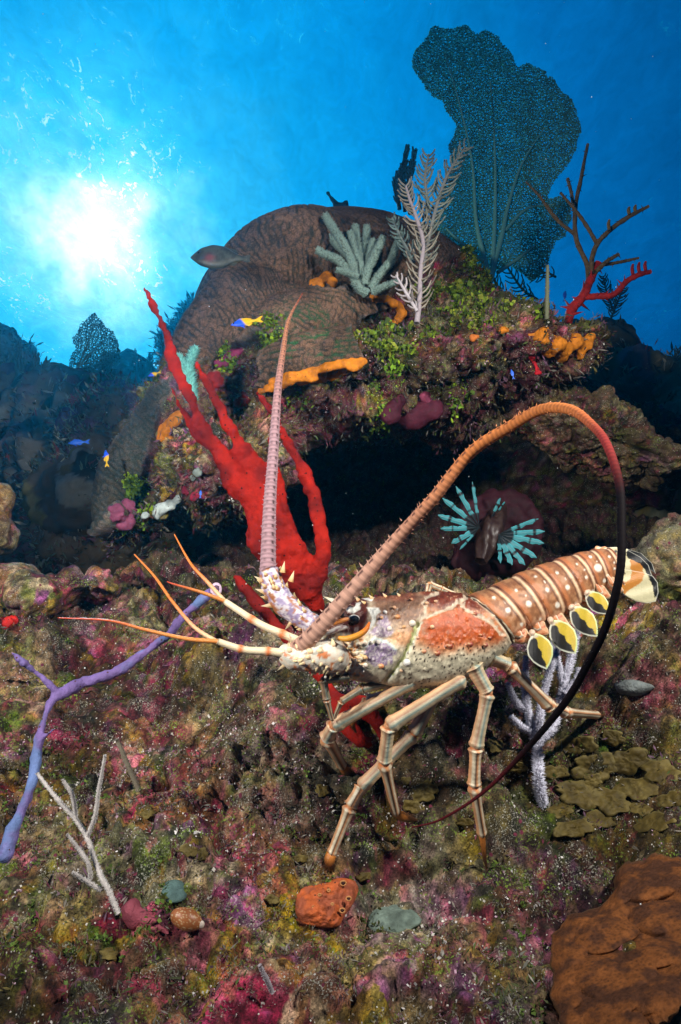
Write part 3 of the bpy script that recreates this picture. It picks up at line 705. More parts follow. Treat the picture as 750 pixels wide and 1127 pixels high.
def loft(mb, st, ns, nt_, colf, dispf=None, sq=1.0):
    """st rows: topx, topy, botx, boty, half depth m ; ring round each oblique line"""
    s = spline(np.array([[*r, 0][:5] for r in st], float), ns)
    th = np.arange(nt_)*2*math.pi/nt_
    hgt = np.cos(th); dep = np.sin(th)                                     # dep>0 toward the diver
    V = np.zeros((ns, nt_, 3)); PX = np.zeros((ns, nt_)); PY = np.zeros((ns, nt_))
    for k in range(ns):
        tx, ty, bx, by, hd = s[k]; f = (1-hgt)/2
        PX[k] = tx+(bx-tx)*f; PY[k] = ty+(by-ty)*f
        Yc = bodyY(s[k, 0]*.5+s[k, 2]*.5)
        Yy = Yc-hd*np.sign(dep)*np.abs(dep)**sq
        for j in range(nt_): V[k, j] = W(PX[k, j], PY[k, j], Yc); V[k, j, 1] = 0
        V[k, :, 1] = Yy
        V[k, :, 0] *= 1; 
    x = PX.ravel(); y = PY.ravel(); near = np.tile(np.sign(dep), ns)
    V = V.reshape(-1, 3); Fq = grid_faces(ns, nt_, wv=True)
    caps = []
    N = normals(V, Fq)
    cen = V.reshape(ns, nt_, 3).mean(1).repeat(nt_, 0)
    if (N*(V-cen)).sum(1).mean() < 0: N = -N; Fq = Fq[:, ::-1]
    if dispf is not None: V = V+N*dispf(x, y, near)[:, None]
    c = colf(x, y, near)
    i0 = len(V); V = np.vstack([V, V[:nt_].mean(0), V[-nt_:].mean(0)]); c = np.vstack([c, c[:1], c[-1:]])
    j = np.arange(nt_); j2 = (j+1) % nt_
    t1 = np.stack([np.full(nt_, i0), j, j2], 1); t2 = np.stack([np.full(nt_, i0+1), (ns-1)*nt_+j2, (ns-1)*nt_+j], 1)
    mb.add(V, [Fq, t1, t2], c)
def cara_disp(x, y, near):
    d = .0010*fbm(np.stack([x*.12, y*.12, near], 1), 3, 310)
    a, b, i = worley(np.stack([x/6.0, y/6.0, near*0+.3], 1), 311)
    d = d+.0011*sstep(.4, .1, a)*(i > .5)
    for L in PALE_LINES: d = d-.0016*np.exp(-(seg_d(x, y, L)/2.4)**2)
    d = d-.0028*np.exp(-(seg_d(x, y, GREEN_LINE)/2.8)**2)
    d = d+.0025*np.exp(-(seg_d(x, y, [(398, 725), (410, 712), (432, 716)])/5)**2)
    rb = seg_d(x, y, [(513, 657), (537, 680), (558, 706)]); d = d-.0022*np.exp(-(rb/2.0)**2)
    d = d-.0045*np.exp(-(((x-389)/9)**2+((y-684)/7)**2))*(near > 0)      # eye socket
    d = d+.003*sstep(405, 380, x)*fbm(np.stack([x*.2, y*.2, near], 1), 3, 312)
    return d
mb = MB()
CST = [(352, 676, 322, 716, .012), (362, 671, 334, 730, .022), (376, 666, 352, 740, .029), (398, 660, 385, 748, .036), (430, 656, 424, 755, .041), (465, 652, 470, 758, .043), (492, 652, 512, 750, .042), (509, 655, 545, 726, .040), (518, 657, 565, 708, .037)]
loft(mb, CST, 330, 220, cara_col, cara_disp, .85)
car = mb.build('carapace', M['shell'], lob)
def cara_pt(px, py):               # near side surface of the shell there
    d = ray(px, py); d /= np.linalg.norm(d); h = CBV.ray_cast(Vector((0, 0, 0)), Vector(d), 5)
    return np.array(h[0]) if h[0] is not None else W(px, py, bodyY(px)-.03)
V_, _c = mb.arrays(); CBV = BVHTree.FromPolygons(V_.tolist(), np.concatenate(mb.q).tolist())
# knobs and forward pointing spines
mb = MB()
for (px, py, r, c, t) in [(454, 686, 4, (.70, .62, .50), 0), (448, 729, 4.2, (.72, .70, .64), 0), (416, 707, 3, (.7, .64, .55), 0), (409, 707, 2.4, (.7, .64, .55), 0), (402, 708, 3.2, (.7, .58, .45), 0), (476, 690, 2.4, (.75, .45, .25), 1),
                          (496, 711, 3.2, (.30, .06, .03), 1), (482, 719, 3.2, (.30, .07, .03), 1), (518, 709, 3, (.28, .05, .03), 1), (535, 710, 2.6, (.25, .06, .04), 1), (467, 717, 2.6, (.5, .2, .1), 1), (530, 699, 2.4, (.35, .08, .03), 1),
                          (429, 692, 3, (.7, .6, .5), 0), (438, 679, 3, (.55, .22, .08), 1), (434, 669, 2.6, (.65, .35, .2), 1), (420, 680, 2.4, (.6, .3, .15), 1), (424, 674, 2.6, (.7, .66, .6), 0), (402, 732, 3, (.7, .6, .5), 1), (420, 733, 3, (.62, .25, .1), 1), (403, 724, 2, (.6, .3, .1), 1),
                          (445, 690, 2, (.6, .3, .12), 1), (460, 702, 2, (.6, .3, .2), 1), (442, 738, 2, (.6, .4, .25), 1), (470, 664, 2.4, (.65, .35, .2), 1), (453, 660, 2.4, (.5, .2, .1), 1), (480, 662, 2, (.6, .35, .2), 1), (512, 745, 2, (.2, .05, .04), 1), (523, 676, 2.6, (.3, .06, .03), 1), (540, 702, 2.2, (.25, .05, .03), 1)]:
    q = cara_pt(px, py); m = mpp(py, q[1])
    mb = MB(); blob(mb, q, (r*m, r*m*.9, r*m), c, 2)
    if t: cones(mb, [q+np.array([-.2*r*m, -r*m*.5, 0])], [(-.75, -.75, .25)], r*m*1.7, r*m*.65, c, 6, (.75, .5, .25))
    mb.build('tubercle', M['shell'], car)
mb = MB()
rng = np.random.default_rng(4)
for k in range(70):
    px = 326+rng.random()*76; py = 702+rng.random()*44
    if px < 345 and py > 735: continue
    q = cara_pt(px, py); m = mpp(py, q[1]); r = 1.2+rng.random()*1.9
    c = [(.70, .64, .52), (.62, .30, .10), (.70, .66, .58), (.66, .42, .2), (.60, .5, .35)][rng.integers(5)]
    blob(mb, q, r*m, c, 1)
    if rng.random() < .7: cones(mb, [q], [(-.9, -.55, .25+rng.normal()*.2)], r*m*3, r*m*.8, c, 6, (.75, .45, .15))
tag(mb.build('small_tubercles', M['shell'], car), kind='stuff')
mb = MB()
for (px, py, dx, dz, L, r, c) in [(374, 664, -.9, .35, 20, 4.0, (.74, .72, .64)), (395, 661, -.7, .8, 7, 2.4, (.6, .3, .12)), (410, 659, -.7, .8, 6, 2.2, (.6, .3, .12)), (425, 657, -.7, .8, 6, 2.2, (.6, .3, .12)), (440, 656, -.7, .8, 5, 2, (.6, .3, .12)), (402, 664, -.8, .5, 6, 2, (.7, .4, .15)),
                                  (330, 728, -.9, -.5, 9, 3.2, (.72, .45, .2)), (322, 716, -.9, -.3, 10, 3.4, (.74, .68, .55)), (345, 735, -.8, -.4, 8, 2.6, (.72, .6, .4)), (338, 712, -.9, .2, 7, 2.6, (.7, .4, .2)), (360, 742, -.6, -.6, 6, 2.2, (.72, .6, .4))]:
    q = cara_pt(px, py); m = mpp(py, q[1]); mb = MB(); cones(mb, [q], [(dx, -.25, dz)], L*m, r*m, c, 8, (.8, .7, .45)); mb.build('spine', M['shell'], car)
pass
# eye on its socket, orange brow horn
eye_c = cara_pt(390, 683); m = mpp(683, .68)
mb = MB(); blob(mb, eye_c+np.array([0, .001, 0]), (8.2*m, 6*m, 6.8*m), C(.64, .64, .58), 3)
mb.build('eye_socket', M['shell'], lob)
mb = MB(); blob(mb, eye_c+np.array([0, -.0035, 0]), (6.0*m, 5*m, 5.4*m), C(.006, .008, .012), 3); mb.build('eye', M['eye'], lob)
mb = MB(); blob(mb, W(375, 676, .672), (4.2*m, 4*m, 4.6*m), C(.01, .012, .016), 3); mb.build('eye', M['eye'], lob)
def pxtube(mb, pts, n=30, ns=10, **k):
    P, R = chain(pts, n); return tube(mb, P, R, ns, **k)
mb = MB()
pxtube(mb, [(373, 702, .657, 2.2), (383, 703, .654, 3.6), (395, 699, .654, 3.6), (403, 693, .656, 3.0), (407, 685, .660, 1.2)], col=lambda t, a: mixc(np.tile(C(.70, .30, .03), (len(t), 1)), np.tile(C(.75, .17, .012), (len(t), 1)), sstep(.4, .9, t)))
mb.build('brow_horn', M['shell'], lob)
mb = MB()
pxtube(mb, [(358, 690, .660, 1.0), (367, 687, .658, 2.2), (377, 683, .658, 2.6), (384, 681, .660, 2.0)], col=C(.62, .22, .05))
pxtube(mb, [(352, 698, .662, 1.5), (362, 696, .658, 3.0), (373, 692, .658, 3.2), (382, 690, .660, 2.2)], col=lambda t, a: mixc(np.tile(C(.55, .52, .48), (len(t), 1)), np.tile(C(.2, .12, .12), (len(t), 1)), sstep(0, .5, np.cos(a*3+t*9))))
mb.build('eye_stalk', M['shell'], lob)

# --- tail rings
TOP = [(515, 656), (541, 645), (566, 633), (589, 624), (611, 616), (632, 610), (651, 605), (668, 604)]
BOT = [(562, 706), (582, 697), (602, 690), (622, 680), (640, 668), (655, 657), (668, 650), (682, 643)]
def L2(a, b, t): return (a[0]+(b[0]-a[0])*t, a[1]+(b[1]-a[1])*t)
hds = [.036, .036, .035, .033, .031, .028, .025, .022]
for k in range(7):
    st = []
    for t, pr in ((-.10, .80), (0, .97), (.12, 1.02), (.5, 1.0), (.80, .965), (.92, .97), (1.0, 1.02), (1.06, .96)):
        T_ = L2(TOP[k], TOP[k+1], t); B_ = L2(BOT[k], BOT[k+1], t); c_ = L2(T_, B_, .5)
        hd = (hds[k]+(hds[k+1]-hds[k])*t)*pr
        T2 = L2(c_, T_, pr); B2 = L2(c_, B_, pr); st.append((T2[0], T2[1], B2[0], B2[1], hd))
    def ringcol(x, y, near, k=k):
        n = len(x); ax = np.array(TOP[k], float); e = (np.array(BOT[k])-ax); L = np.hypot(*e); ns_ = np.array([e[1], -e[0]])/L
        ax2 = np.array(TOP[k+1], float); e2 = np.array(BOT[k+1])-ax2; n2 = np.array([e2[1], -e2[0]])/np.hypot(*e2)
        da = (x-ax[0])*ns_[0]+(y-ax[1])*ns_[1]; db = -((x-ax2[0])*n2[0]+(y-ax2[1])*n2[1]); t = da/(da+db+1e-6); t = np.where(np.abs(da+db) < .5, .5, t)
        v = np.clip(((x-ax[0])*e[0]+(y-ax[1])*e[1])/L**2, 0, 1)
        w = fbm(np.stack([x*.3, y*.3, near], 1), 3, 320+k)
        c = mixc(np.tile(C(.25, .105, .045), (n, 1)), np.tile(C(.40, .19, .085), (n, 1)), sstep(-.2, .3, w))
        c = mixc(c, np.tile(C(.42, .15, .055), (n, 1)), sstep(.3, .15, t))
        c = mixc(c, np.tile(C(.10, .035, .02), (n, 1)), np.exp(-((t-.70)/.05)**2)*.9)
        c = mixc(c, np.tile(C(.72, .52, .32), (n, 1)), np.exp(-((t-.84)/.07)**2))
        c = mixc(c, np.tile(C(.20, .06, .03), (n, 1)), np.exp(-((t-.97)/.05)**2)*.8)
        c = mixc(c, np.tile(C(.68, .38, .22), (n, 1)), sstep(.80, .96, v+.1*w)*.85)
        c = mixc(c, np.tile(C(.48, .10, .03), (n, 1)), sstep(.82, .98, v)*(fbm(np.stack([x*.5, y*.5, near], 1), 2, 330) > .12)*.8)
        jt = (math.sin(k*2.3)*.04, math.cos(k*3.1)*.05)
        for (vv_, rr, tt_) in ((.50, (3.0, 4.6, 2.2, 3.0, 2.2, 4.6, 2)[k], .42), (.22, 2.0, .40), (.80, (2, 2.0, 3.0, 2.0, 3.4, 2.4, 2)[k], .5), (.36, 1.2, .55)):
            vj = vv_+jt[0]*(1+vv_); tj = tt_+jt[1]; qx = ax[0]+e[0]*vj+((ax2-ax)[0])*tj; qy = ax[1]+e[1]*vj+((ax2-ax)[1])*tj; rr = rr*(.8+.4*abs(math.sin(k*5+vv_*9)))
            c = mixc(c, np.tile(C(.72, .66, .54), (n, 1)), sstep(rr, rr*.6, np.hypot(x-qx, (y-qy))))
        return c
    mb = MB(); loft(mb, st, 44, 120, ringcol, lambda x, y, near: .0006*fbm(np.stack([x*.25, y*.25, near], 1), 3, 5), .9)
    # side flap with its hooked points
    bx, by = L2(BOT[k], BOT[k+1], .45); Yb = bodyY(bx)-.026
    fl = lambda t, a: mixc(np.tile(C(.66, .34, .18), (len(t), 1)), np.tile(C(.70, .62, .46), (len(t), 1)), sstep(.1, .6, np.cos(a*2)))
    sc_ = 1-.07*k
    b0 = np.array(BOT[k], float); b1 = np.array(BOT[k+1], float); e_ = b1-b0; o_ = np.array([-e_[1], e_[0]])/np.hypot(*e_)
    if o_[1] < 0: o_ = -o_
    en = e_/np.hypot(*e_)
    def fc(x, y, r): return (.64, .46, .28) if r > .88 else ((.44, .12, .045) if math.sin(x*.55+y*.9)+.6*math.sin(y*.7-x*.3) > .75 else (.56, .25, .12))
    leaf(mb, [tuple(q_) for q_ in (b0-o_*12+en*1, b0-o_*2+en*1, b0+o_*3+en*3, b0+e_*.45+o_*8, b0+e_*.8+o_*9.5, b1+o_*9+en*1.5, b1+o_*3+en*1, b1-o_*5, b1-o_*12-en*3)], Yb-.001, .010, fc, 10, .9, 60)
    leaf(mb, [tuple(q_) for q_ in (b0-o_*16+en*6, b0-o_*4+en*5, b0+e_*.5+o_*2, b0+e_*.72+o_*1, b0+e_*.7-o_*8, b0+e_*.62-o_*17)], Yb-.005, .008, lambda x, y, r: (.68, .56, .42) if r > .7 else (.58, .22, .09), 8, .9, 40)
    mb.build('tail_segment', M['shell'], lob)
# yellow and black swimmerets
def pleo(base, pts, Y):
    cx = np.mean([p[0] for p in pts]); cy = np.mean([p[1] for p in pts]); tipv = np.array(pts[len(pts)//2], float); bv = np.array(pts[0], float); ax_ = (tipv-bv)/np.hypot(*(tipv-bv)); nn_ = np.array([-ax_[1], ax_[0]])
    def cf(x, y, r):
        s = (x-bv[0])*nn_[0]+(y-bv[1])*nn_[1]; t = (x-bv[0])*ax_[0]+(y-bv[1])*ax_[1]
        if r > .90: return (.52, .62, .30) if s < 0 else (.60, .62, .50)
        if t < 5: return (.5, .42, .3)
        if s > -1.0+ .9*math.sin(t*.5): return (.012, .011, .010)
        return (.50, .36, .035) if r > .2 or True else 0
    mb = MB(); leaf(mb, pts, Y, .0016, cf, 14, .5, 60, dY=lambda x, y: .002*math.sin((x-cx)*.25))
    a_ = mb.build('swimmeret', M['shell'], lob)
    mb = MB(); pxtube(mb, [(base[0], base[1], Y+.002, 3.6), (L2(base, pts[0], .6)[0], L2(base, pts[0], .6)[1], Y-.001, 3.0), (pts[0][0], pts[0][1]+2, Y, 2.4)], 12, 8, col=C(.58, .42, .30)); mb.build('stalk', M['shell'], a_)
def lf(x0, y0, x1, y1, w, bend=0):
    b = np.array([x0, y0], float); t = np.array([x1, y1], float); a = t-b; n = np.array([-a[1], a[0]])/np.hypot(*a)
    L = [(0, .10), (.12, .55), (.3, .9), (.5, 1.0), (.7, .8), (.87, .42), (1, 0)]
    return [tuple(b+a*s+n*(w*h+bend*4*s*(1-s))) for s, h in L]+[tuple(b+a*s+n*(-w*h+bend*4*s*(1-s))) for s, h in L[-2::-1]]
pleo((586, 696), lf(588, 697, 602, 737, 14.5), .712)
pleo((606, 682), lf(608, 683, 634, 720, 14.5), .725)
pleo((630, 668), lf(629, 668, 658, 701, 13), .738)
pleo((648, 652), lf(645, 652, 672, 676, 10.5), .750)
# tail fan
FE = [(696, 610), (708, 616), (715, 624), (721, 634), (724.5, 644), (725.5, 655)]
def edge_d(x, y): return float(seg_d(np.array([x]), np.array([y]), FE)[0])
def fancol(cx, cy):
    def cf(x, y, r):
        d = math.hypot(x-cx, y-cy); w = .7*math.sin(y*.8+x*.3)+2.0*math.sin(y*.21)
        if r > .965: return (.62, .62, .52)
        if edge_d(x, y) < 6.0+w*.3 and y < 657: return (.012, .012, .012)
        if d < 17+w: return (.03, .025, .02) if (math.sin(x*1.3)+math.sin(y*1.1)) > .2 else (.5, .40, .2)
        if 24+w < d < 37+w: return (.50, .20, .035)
        return (.60, .55, .33)
    return cf
lobes = [([(664, 603), (678, 602), (692, 606), (705, 613), (714, 622), (718, 634), (700, 634), (684, 627), (672, 618)], .835), ([(664, 624), (690, 627), (708, 630), (719, 634), (724, 641), (725, 652), (722, 662), (712, 664), (700, 662), (688, 655), (676, 640), (668, 628)], .822),
         ([(668, 603), (690, 604), (706, 609), (718, 620), (722, 632), (712, 622), (694, 614)], .845)]
for pts, Y in lobes:
    mb = MB(); leaf(mb, pts, Y, .002, fancol(672, 622), 22, .4, 110, dY=lambda x, y: (x-670)*.0003+.0006*math.sin(y*.35+x*.1)); mb.build('tail_fan_lobe', M['shell'], lob)
mb = MB()
for (p, r) in (([(652, 612, .815, 6), (664, 618, .808, 7), (674, 628, .806, 6), (684, 638, .81, 2.5), (688, 644, .812, .8)], 0), ([(650, 622, .808, 6), (660, 632, .80, 5), (669, 641, .80, 3), (674, 646, .80, .8)], 0), ([(655, 606, .82, 5), (668, 608, .815, 5.5), (680, 614, .815, 2), (686, 618, .82, .8)], 0)):
    pxtube(mb, p, 24, 12, col=lambda t, a: mixc(np.tile(C(.66, .32, .16), (len(t), 1)), np.tile(C(.70, .60, .42), (len(t), 1)), (np.sin(t*26+a*2) > .3)*1.0), disp=lambda t, a: .12*np.sin(t*30))
mb.build('tail_fan_base', M['shell'], lob)

# --- walking legs
def legcol(kind, first=False):
    def f(t, a):
        a = (a+math.pi) % (2*math.pi)-math.pi; n = len(t)
        c = np.tile(C(.64, .32, .15), (n, 1))
        if kind == 'm':
            c = np.tile(C(.58, .46, .28), (n, 1)); c = mixc(c, np.tile(C(.20, .28, .25), (n, 1)), sstep(.42, .15, np.abs(a+.30)))
            c = mixc(c, np.tile(C(.22, .06, .03), (n, 1)), sstep(.24, .10, np.abs(a-.45))*.9)
            c = mixc(c, np.tile(C(.62, .34, .18), (n, 1)), sstep(.75, 1.1, a))
        else:
            c = mixc(c, np.tile(C(.70, .62, .44), (n, 1)), sstep(.42, .25, np.abs(a-.55)))
            c = mixc(c, np.tile(C(.70, .60, .42), (n, 1)), sstep(.42, .25, np.abs(a+.75)))
            c = mixc(c, np.tile(C(.04, .012, .008), (n, 1)), sstep(.22, .10, np.abs(a-.12))*sstep(.05, .12, t)*sstep(.97, .88, t))
            c = mixc(c, np.tile(C(.10, .03, .015), (n, 1)), sstep(.20, .08, np.abs(a+1.15)))
        c = mixc(c, np.tile(C(.60, .16, .04), (n, 1)), np.maximum(sstep(.07, .02, t)*(0 if first else 1), sstep(.93, .98, t)))
        return (c*(1+.12*np.sin(t*17+a*2))[:, None]).astype(np.float32)
    return f
def make_leg(pts, tip=None, name='leg', dark=1.0):
    """pts: joints (px,py,Y,r,kind); each pair is a segment; swollen at the joints"""
    mb = MB()
    for (p, q) in zip(pts[:-1], pts[1:]):
        a = np.array(p[:4], float); b = np.array(q[:4], float)
        rows = [a.copy()]
        for s, k in ((.06, 1.18), (.16, .98), (.35, .92), (.6, .95), (.85, 1.02), (.95, 1.2), (1.0, .95)):
            r = a+(b-a)*s; r[3] *= k; rows.append(r)
        rows[0][3] *= .45; r = a+(b-a)*1.03; r[3] *= .45; rows.append(r)
        P, R = chain(rows, 46); R = R*.93; f = legcol(p[4], p is pts[0])
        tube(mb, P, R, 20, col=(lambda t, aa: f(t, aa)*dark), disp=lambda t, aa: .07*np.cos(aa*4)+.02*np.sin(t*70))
        if p is not pts[0]: blob(mb, P[0], R[2]*.9, C(.56, .26, .12)*dark, 2, .3, 4, 3)
    if len(pts) > 1:
        a = pts[-1]; blob(mb, W(a[0], a[1], a[2]), a[3]*mpp(a[1], a[2])*.8, C(.60, .26, .10)*dark, 2)
    g_ = mb.build(name, M['shell'], lob)
    if tip:
        mb = MB(); P, R = chain(tip, 22); tube(mb, P, R, 12, col=lambda t, a: mixc(np.tile(C(.50, .17, .03), (len(t), 1)), np.tile(C(.05, .02, .01), (len(t), 1)), sstep(.1, .7, t)))
        k = rng.integers(0, 22, 160); th = rng.random(160)*6.28; D = np.stack([np.cos(th), np.sin(th)*.6, np.sin(th*1.7)*.5], 1)+(P[-1]-P[0])/np.linalg.norm(P[-1]-P[0])*.9
        cones(mb, P[k], D, R[k]*2.0, R[k]*.18, C(.12, .05, .02), 3); mb.build('claw_tip', M['shell'], g_)
def tipY(px, py, off=.004): return SY(px, py, [0])-off
y1 = tipY(389, 851); y2 = tipY(458, 901); y3 = tipY(364, 955); y4 = tipY(535, 957); y5 = tipY(662, 787)
bl = lambda a, b, t: a+(b-a)*t
# far side legs and feeding legs folded under the head
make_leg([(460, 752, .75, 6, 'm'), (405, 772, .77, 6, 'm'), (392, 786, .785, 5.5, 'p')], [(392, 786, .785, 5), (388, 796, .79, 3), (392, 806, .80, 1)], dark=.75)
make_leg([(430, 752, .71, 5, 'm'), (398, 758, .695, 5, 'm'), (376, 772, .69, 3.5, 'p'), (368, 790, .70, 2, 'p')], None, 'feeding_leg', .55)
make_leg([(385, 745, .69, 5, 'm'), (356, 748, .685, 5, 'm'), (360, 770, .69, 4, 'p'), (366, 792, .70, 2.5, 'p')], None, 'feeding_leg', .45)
make_leg([(470, 655, .765, 3.2, 'p'), (473, 643, .765, 4.2, 'p'), (486, 648, .765, 3.2, 'p'), (506, 656, .765, 2.6, 'p')], None, 'leg')
make_leg([(487, 750, .745, 8, 'm'), (456, 807, .755, 7.5, 'm'), (398, 866, .765, 7.2, 'p'), (386, 887, .765, 7, 'p'), (365, 940, bl(.765, y3, .8), 5, 'p')], [(365, 938, bl(.765, y3, .8), 5.5), (363, 948, y3-.004, 6), (364, 958, y3+.002, 2)])
make_leg([(460, 748, .70, 7, 'm'), (368, 798, .715, 7.6, 'm'), (360, 812, .73, 8, 'p'), (377, 843, bl(.73, y1, .8), 5, 'p')], [(376, 840, bl(.73, y1, .75), 5), (382, 849, bl(.73, y1, .9), 5.5), (391, 853, y1, 2)])
make_leg([(512, 746, .70, 8, 'm'), (428, 799, .70, 8, 'm'), (423, 838, .72, 7.5, 'p'), (436, 895, bl(.72, y2, .7), 4.4, 'p')], [(434, 893, bl(.72, y2, .7), 4.5), (444, 899, bl(.72, y2, .85), 5), (459, 903, y2, 1.6)])
make_leg([(520, 732, .70, 11, 'm'), (537, 762, .705, 7.5, 'm'), (524, 822, .72, 7.5, 'p'), (522, 864, .735, 7, 'p'), (531, 918, bl(.735, y4, .7), 5, 'p')], [(530, 914, bl(.735, y4, .7), 4), (533, 940, bl(.735, y4, .9), 2.6), (536, 957, y4, 1)])
make_leg([(540, 724, .715, 9, 'm'), (560, 732, .72, 7, 'p'), (604, 776, .76, 6.8, 'p'), (622, 784, .775, 6, 'p'), (658, 787, y5-.01, 4, 'p')], [(655, 787, y5-.01, 4), (664, 788, y5, 1.4)])

# --- antennae
def antenna(pts, n, colf, ridge_n, spine_len, hair=0, seed=0, ns=18):
    mb = MB(); P, R = chain(pts, n)
    T, U_, B_ = tube(mb, P, R, ns, col=colf, disp=lambda t, a: .018*np.sin(t*ridge_n*6.283))
    a_ = mb.build('antenna', M['dull'], lob)
    mb = MB(); r_ = np.random.default_rng(seed)
    k = np.arange(4, n-10, max(1, int(n/ridge_n/1.0)))
    for off in (1.15, 2.0, -1.35, -2.1):
        kk = k+r_.integers(0, 2, len(k)); D = U_[kk]*math.cos(off)+B_[kk]*math.sin(off)
        kk = kk[r_.random(len(kk)) < .75]; D = U_[kk]*math.cos(off)+B_[kk]*math.sin(off)+r_.normal(size=(len(kk), 3))*.25
        cones(mb, P[kk]+D*R[kk][:, None]*.85, D+T[kk]*.5, R[kk]*spine_len*(.3+1.2*r_.random(len(kk))), R[kk]*.11, colf(kk/n, kk*0.0)*1.1+.02*(kk[:, None] < n*.45), 4)
    tag(mb.build('antenna_spines', M['shell'], a_), kind='stuff')
def acol_near(t, a):
    a = (a+math.pi) % (2*math.pi)-math.pi; n = len(t)
    c = mixc(np.tile(C(.46, .26, .19), (n, 1)), np.tile(C(.55, .18, .05), (n, 1)), sstep(.08, .26, t))
    c = mixc(c, np.tile(C(.30, .035, .03), (n, 1)), sstep(.36, .47, t)); c = mixc(c, np.tile(C(.006, .003, .004), (n, 1)), sstep(.47, .54, t)); c = mixc(c, np.tile(C(.10, .010, .014), (n, 1)), sstep(.78, .86, t))  # maroon is the antenna's own; near-black paints the stretch outside the strobe beams
    c = c*(.88+.12*np.sign(np.sin(t*190*6.283)))[:, None]+0
    for s_ in (-.75, .55): c = mixc(c, np.tile(C(.05, .02, .02), (n, 1)), sstep(.17, .1, np.abs(a-s_))*(np.sin(t*95*6.283) > .3)*sstep(.5, .4, t))
    return c.astype(np.float32)
NA = [(318, 722, .672, 10), (350, 693, .655, 9.3), (430, 602, .63, 7.8), (475, 548, .60, 7.2), (520, 500, .575, 7), (560, 468, .55, 6.8), (597, 451, .52, 6.6), (628, 452, .49, 6.3), (652, 467, .46, 6.0), (670, 492, .43, 5.7), (680, 532, .40, 5.5), (686, 580, .385, 5.5), (681, 632, .38, 5.5), (669, 685, .39, 5.4), (647, 731, .41, 5.0), (620, 776, .45, 4.8), (570, 835, .53, 3.3), (525, 878, .61, 2.2), (485, 902, .68, 1.5), (452, 910, .72, .8)]
NA = [p_ if i_ < 2 else (p_[0]+1.8*math.sin(i_*2.7), p_[1]+1.8*math.cos(i_*3.9), p_[2], p_[3]*(.90 if i_ < 8 else .82)) for i_, p_ in enumerate(NA)]
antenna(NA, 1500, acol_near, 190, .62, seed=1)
def acol_far(t, a):
    a = (a+math.pi) % (2*math.pi)-math.pi; n = len(t)
    c = mixc(np.tile(C(.36, .22, .24), (n, 1)), np.tile(C(.36, .15, .08), (n, 1)), sstep(.35, .75, t)); c = mixc(c, np.tile(C(.25, .06, .03), (n, 1)), sstep(.85, 1, t))
    c = c*(.86+.14*np.sign(np.sin(t*90*6.283)))[:, None]
    for s_ in (-.5, .6): c = mixc(c, np.tile(C(.04, .02, .02), (n, 1)), sstep(.2, .1, np.abs(a-s_))*(np.sin(t*45*6.283) > .3))
    return c.astype(np.float32)
antenna([(295, 630, .69, 9.0), (297, 560, .70, 7.2), (301, 500, .71, 5.8), (306, 430, .73, 4.2), (312, 385, .75, 3), (318, 352, .77, 1.8), (333, 323, .80, .6)], 800, acol_far, 90, .35, seed=2)
# thick spiny bases
def mott(cA, cB, cD, seed):
    def f(t, a):
        Q = np.stack([t*9, np.cos(a)*1.4, np.sin(a)*1.4], 1); c = mixc(np.tile(C(*cA), (len(t), 1)), np.tile(C(*cB), (len(t), 1)), sstep(-.15, .2, fbm(Q*3, 3, seed)))
        return mixc(c, np.tile(C(*cD), (len(t), 1)), sstep(.18, .35, fbm(Q*1.6+4, 3, seed+1)))
    return f
for pts, sd_ in (([(296, 628, .69, 10.5), (302, 648, .688, 13), (313, 664, .685, 13), (330, 678, .685, 12), (348, 690, .685, 12)], 5), ([(310, 716, .672, 8), (320, 722, .668, 13), (336, 724, .668, 15), (355, 722, .670, 17), (368, 723, .674, 18), (380, 726, .684, 13)], 6)):
    mb = MB(); P, R = chain(pts, 60); nea = sd_ == 6
    f = mott((.62, .60, .50), (.66, .55, .42), (.50, .16, .05), 40) if nea else mott((.26, .20, .33), (.60, .55, .58), (.35, .13, .05), 44)
    T, U_, B_ = tube(mb, P, R, 40, col=f, disp=lambda t, a: .10*fbm(np.stack([t*14, np.cos(a)*3, np.sin(a)*3], 1), 2, 47))
    b_ = mb.build('antenna_base', M['shell'], lob); mb = MB()
    for j in range(26 if not nea else 40):
        k = rng.integers(2, 58); th = (rng.random()*2-1)*2.0+ (0 if nea else 0); D = U_[k]*math.cos(th)+B_[k]*math.sin(th); r = R[k]
        big_ = rng.random() < .5
        q = P[k]+D*r*.92; D2 = D-T[k]*.9*(1 if not nea else .6)
        blob(mb, q, r*(.26 if big_ else .17), C(.30, .14, .05) if not nea else C(.62, .42, .25), 1)
        cones(mb, [q], [D2], r*(.55 if big_ else .35), r*(.22 if big_ else .14), C(.34, .16, .05) if not nea else C(.66, .5, .3), 7, (.82, .68, .35))
    for (px, py, dx, dz) in ([(287, 640, -1, .5), (289, 652, -1, .3), (296, 666, -.9, -.1), (318, 684, -.5, -.6), (307, 630, .2, 1), (316, 640, .3, .9)] if not nea else [(312, 730, -.8, -.6), (306, 722, -1, .1)]):
        q = W(px, py, .685 if not nea else .668); m = mpp(py, .68); cones(mb, [q+np.array([4*m, 0, 0])], [(dx, -.2, dz)], 13*m, 3.4*m, C(.50, .26, .07), 8, (.85, .75, .5))
    tag(mb.build('base_spines', M['shell'], b_), kind='stuff')
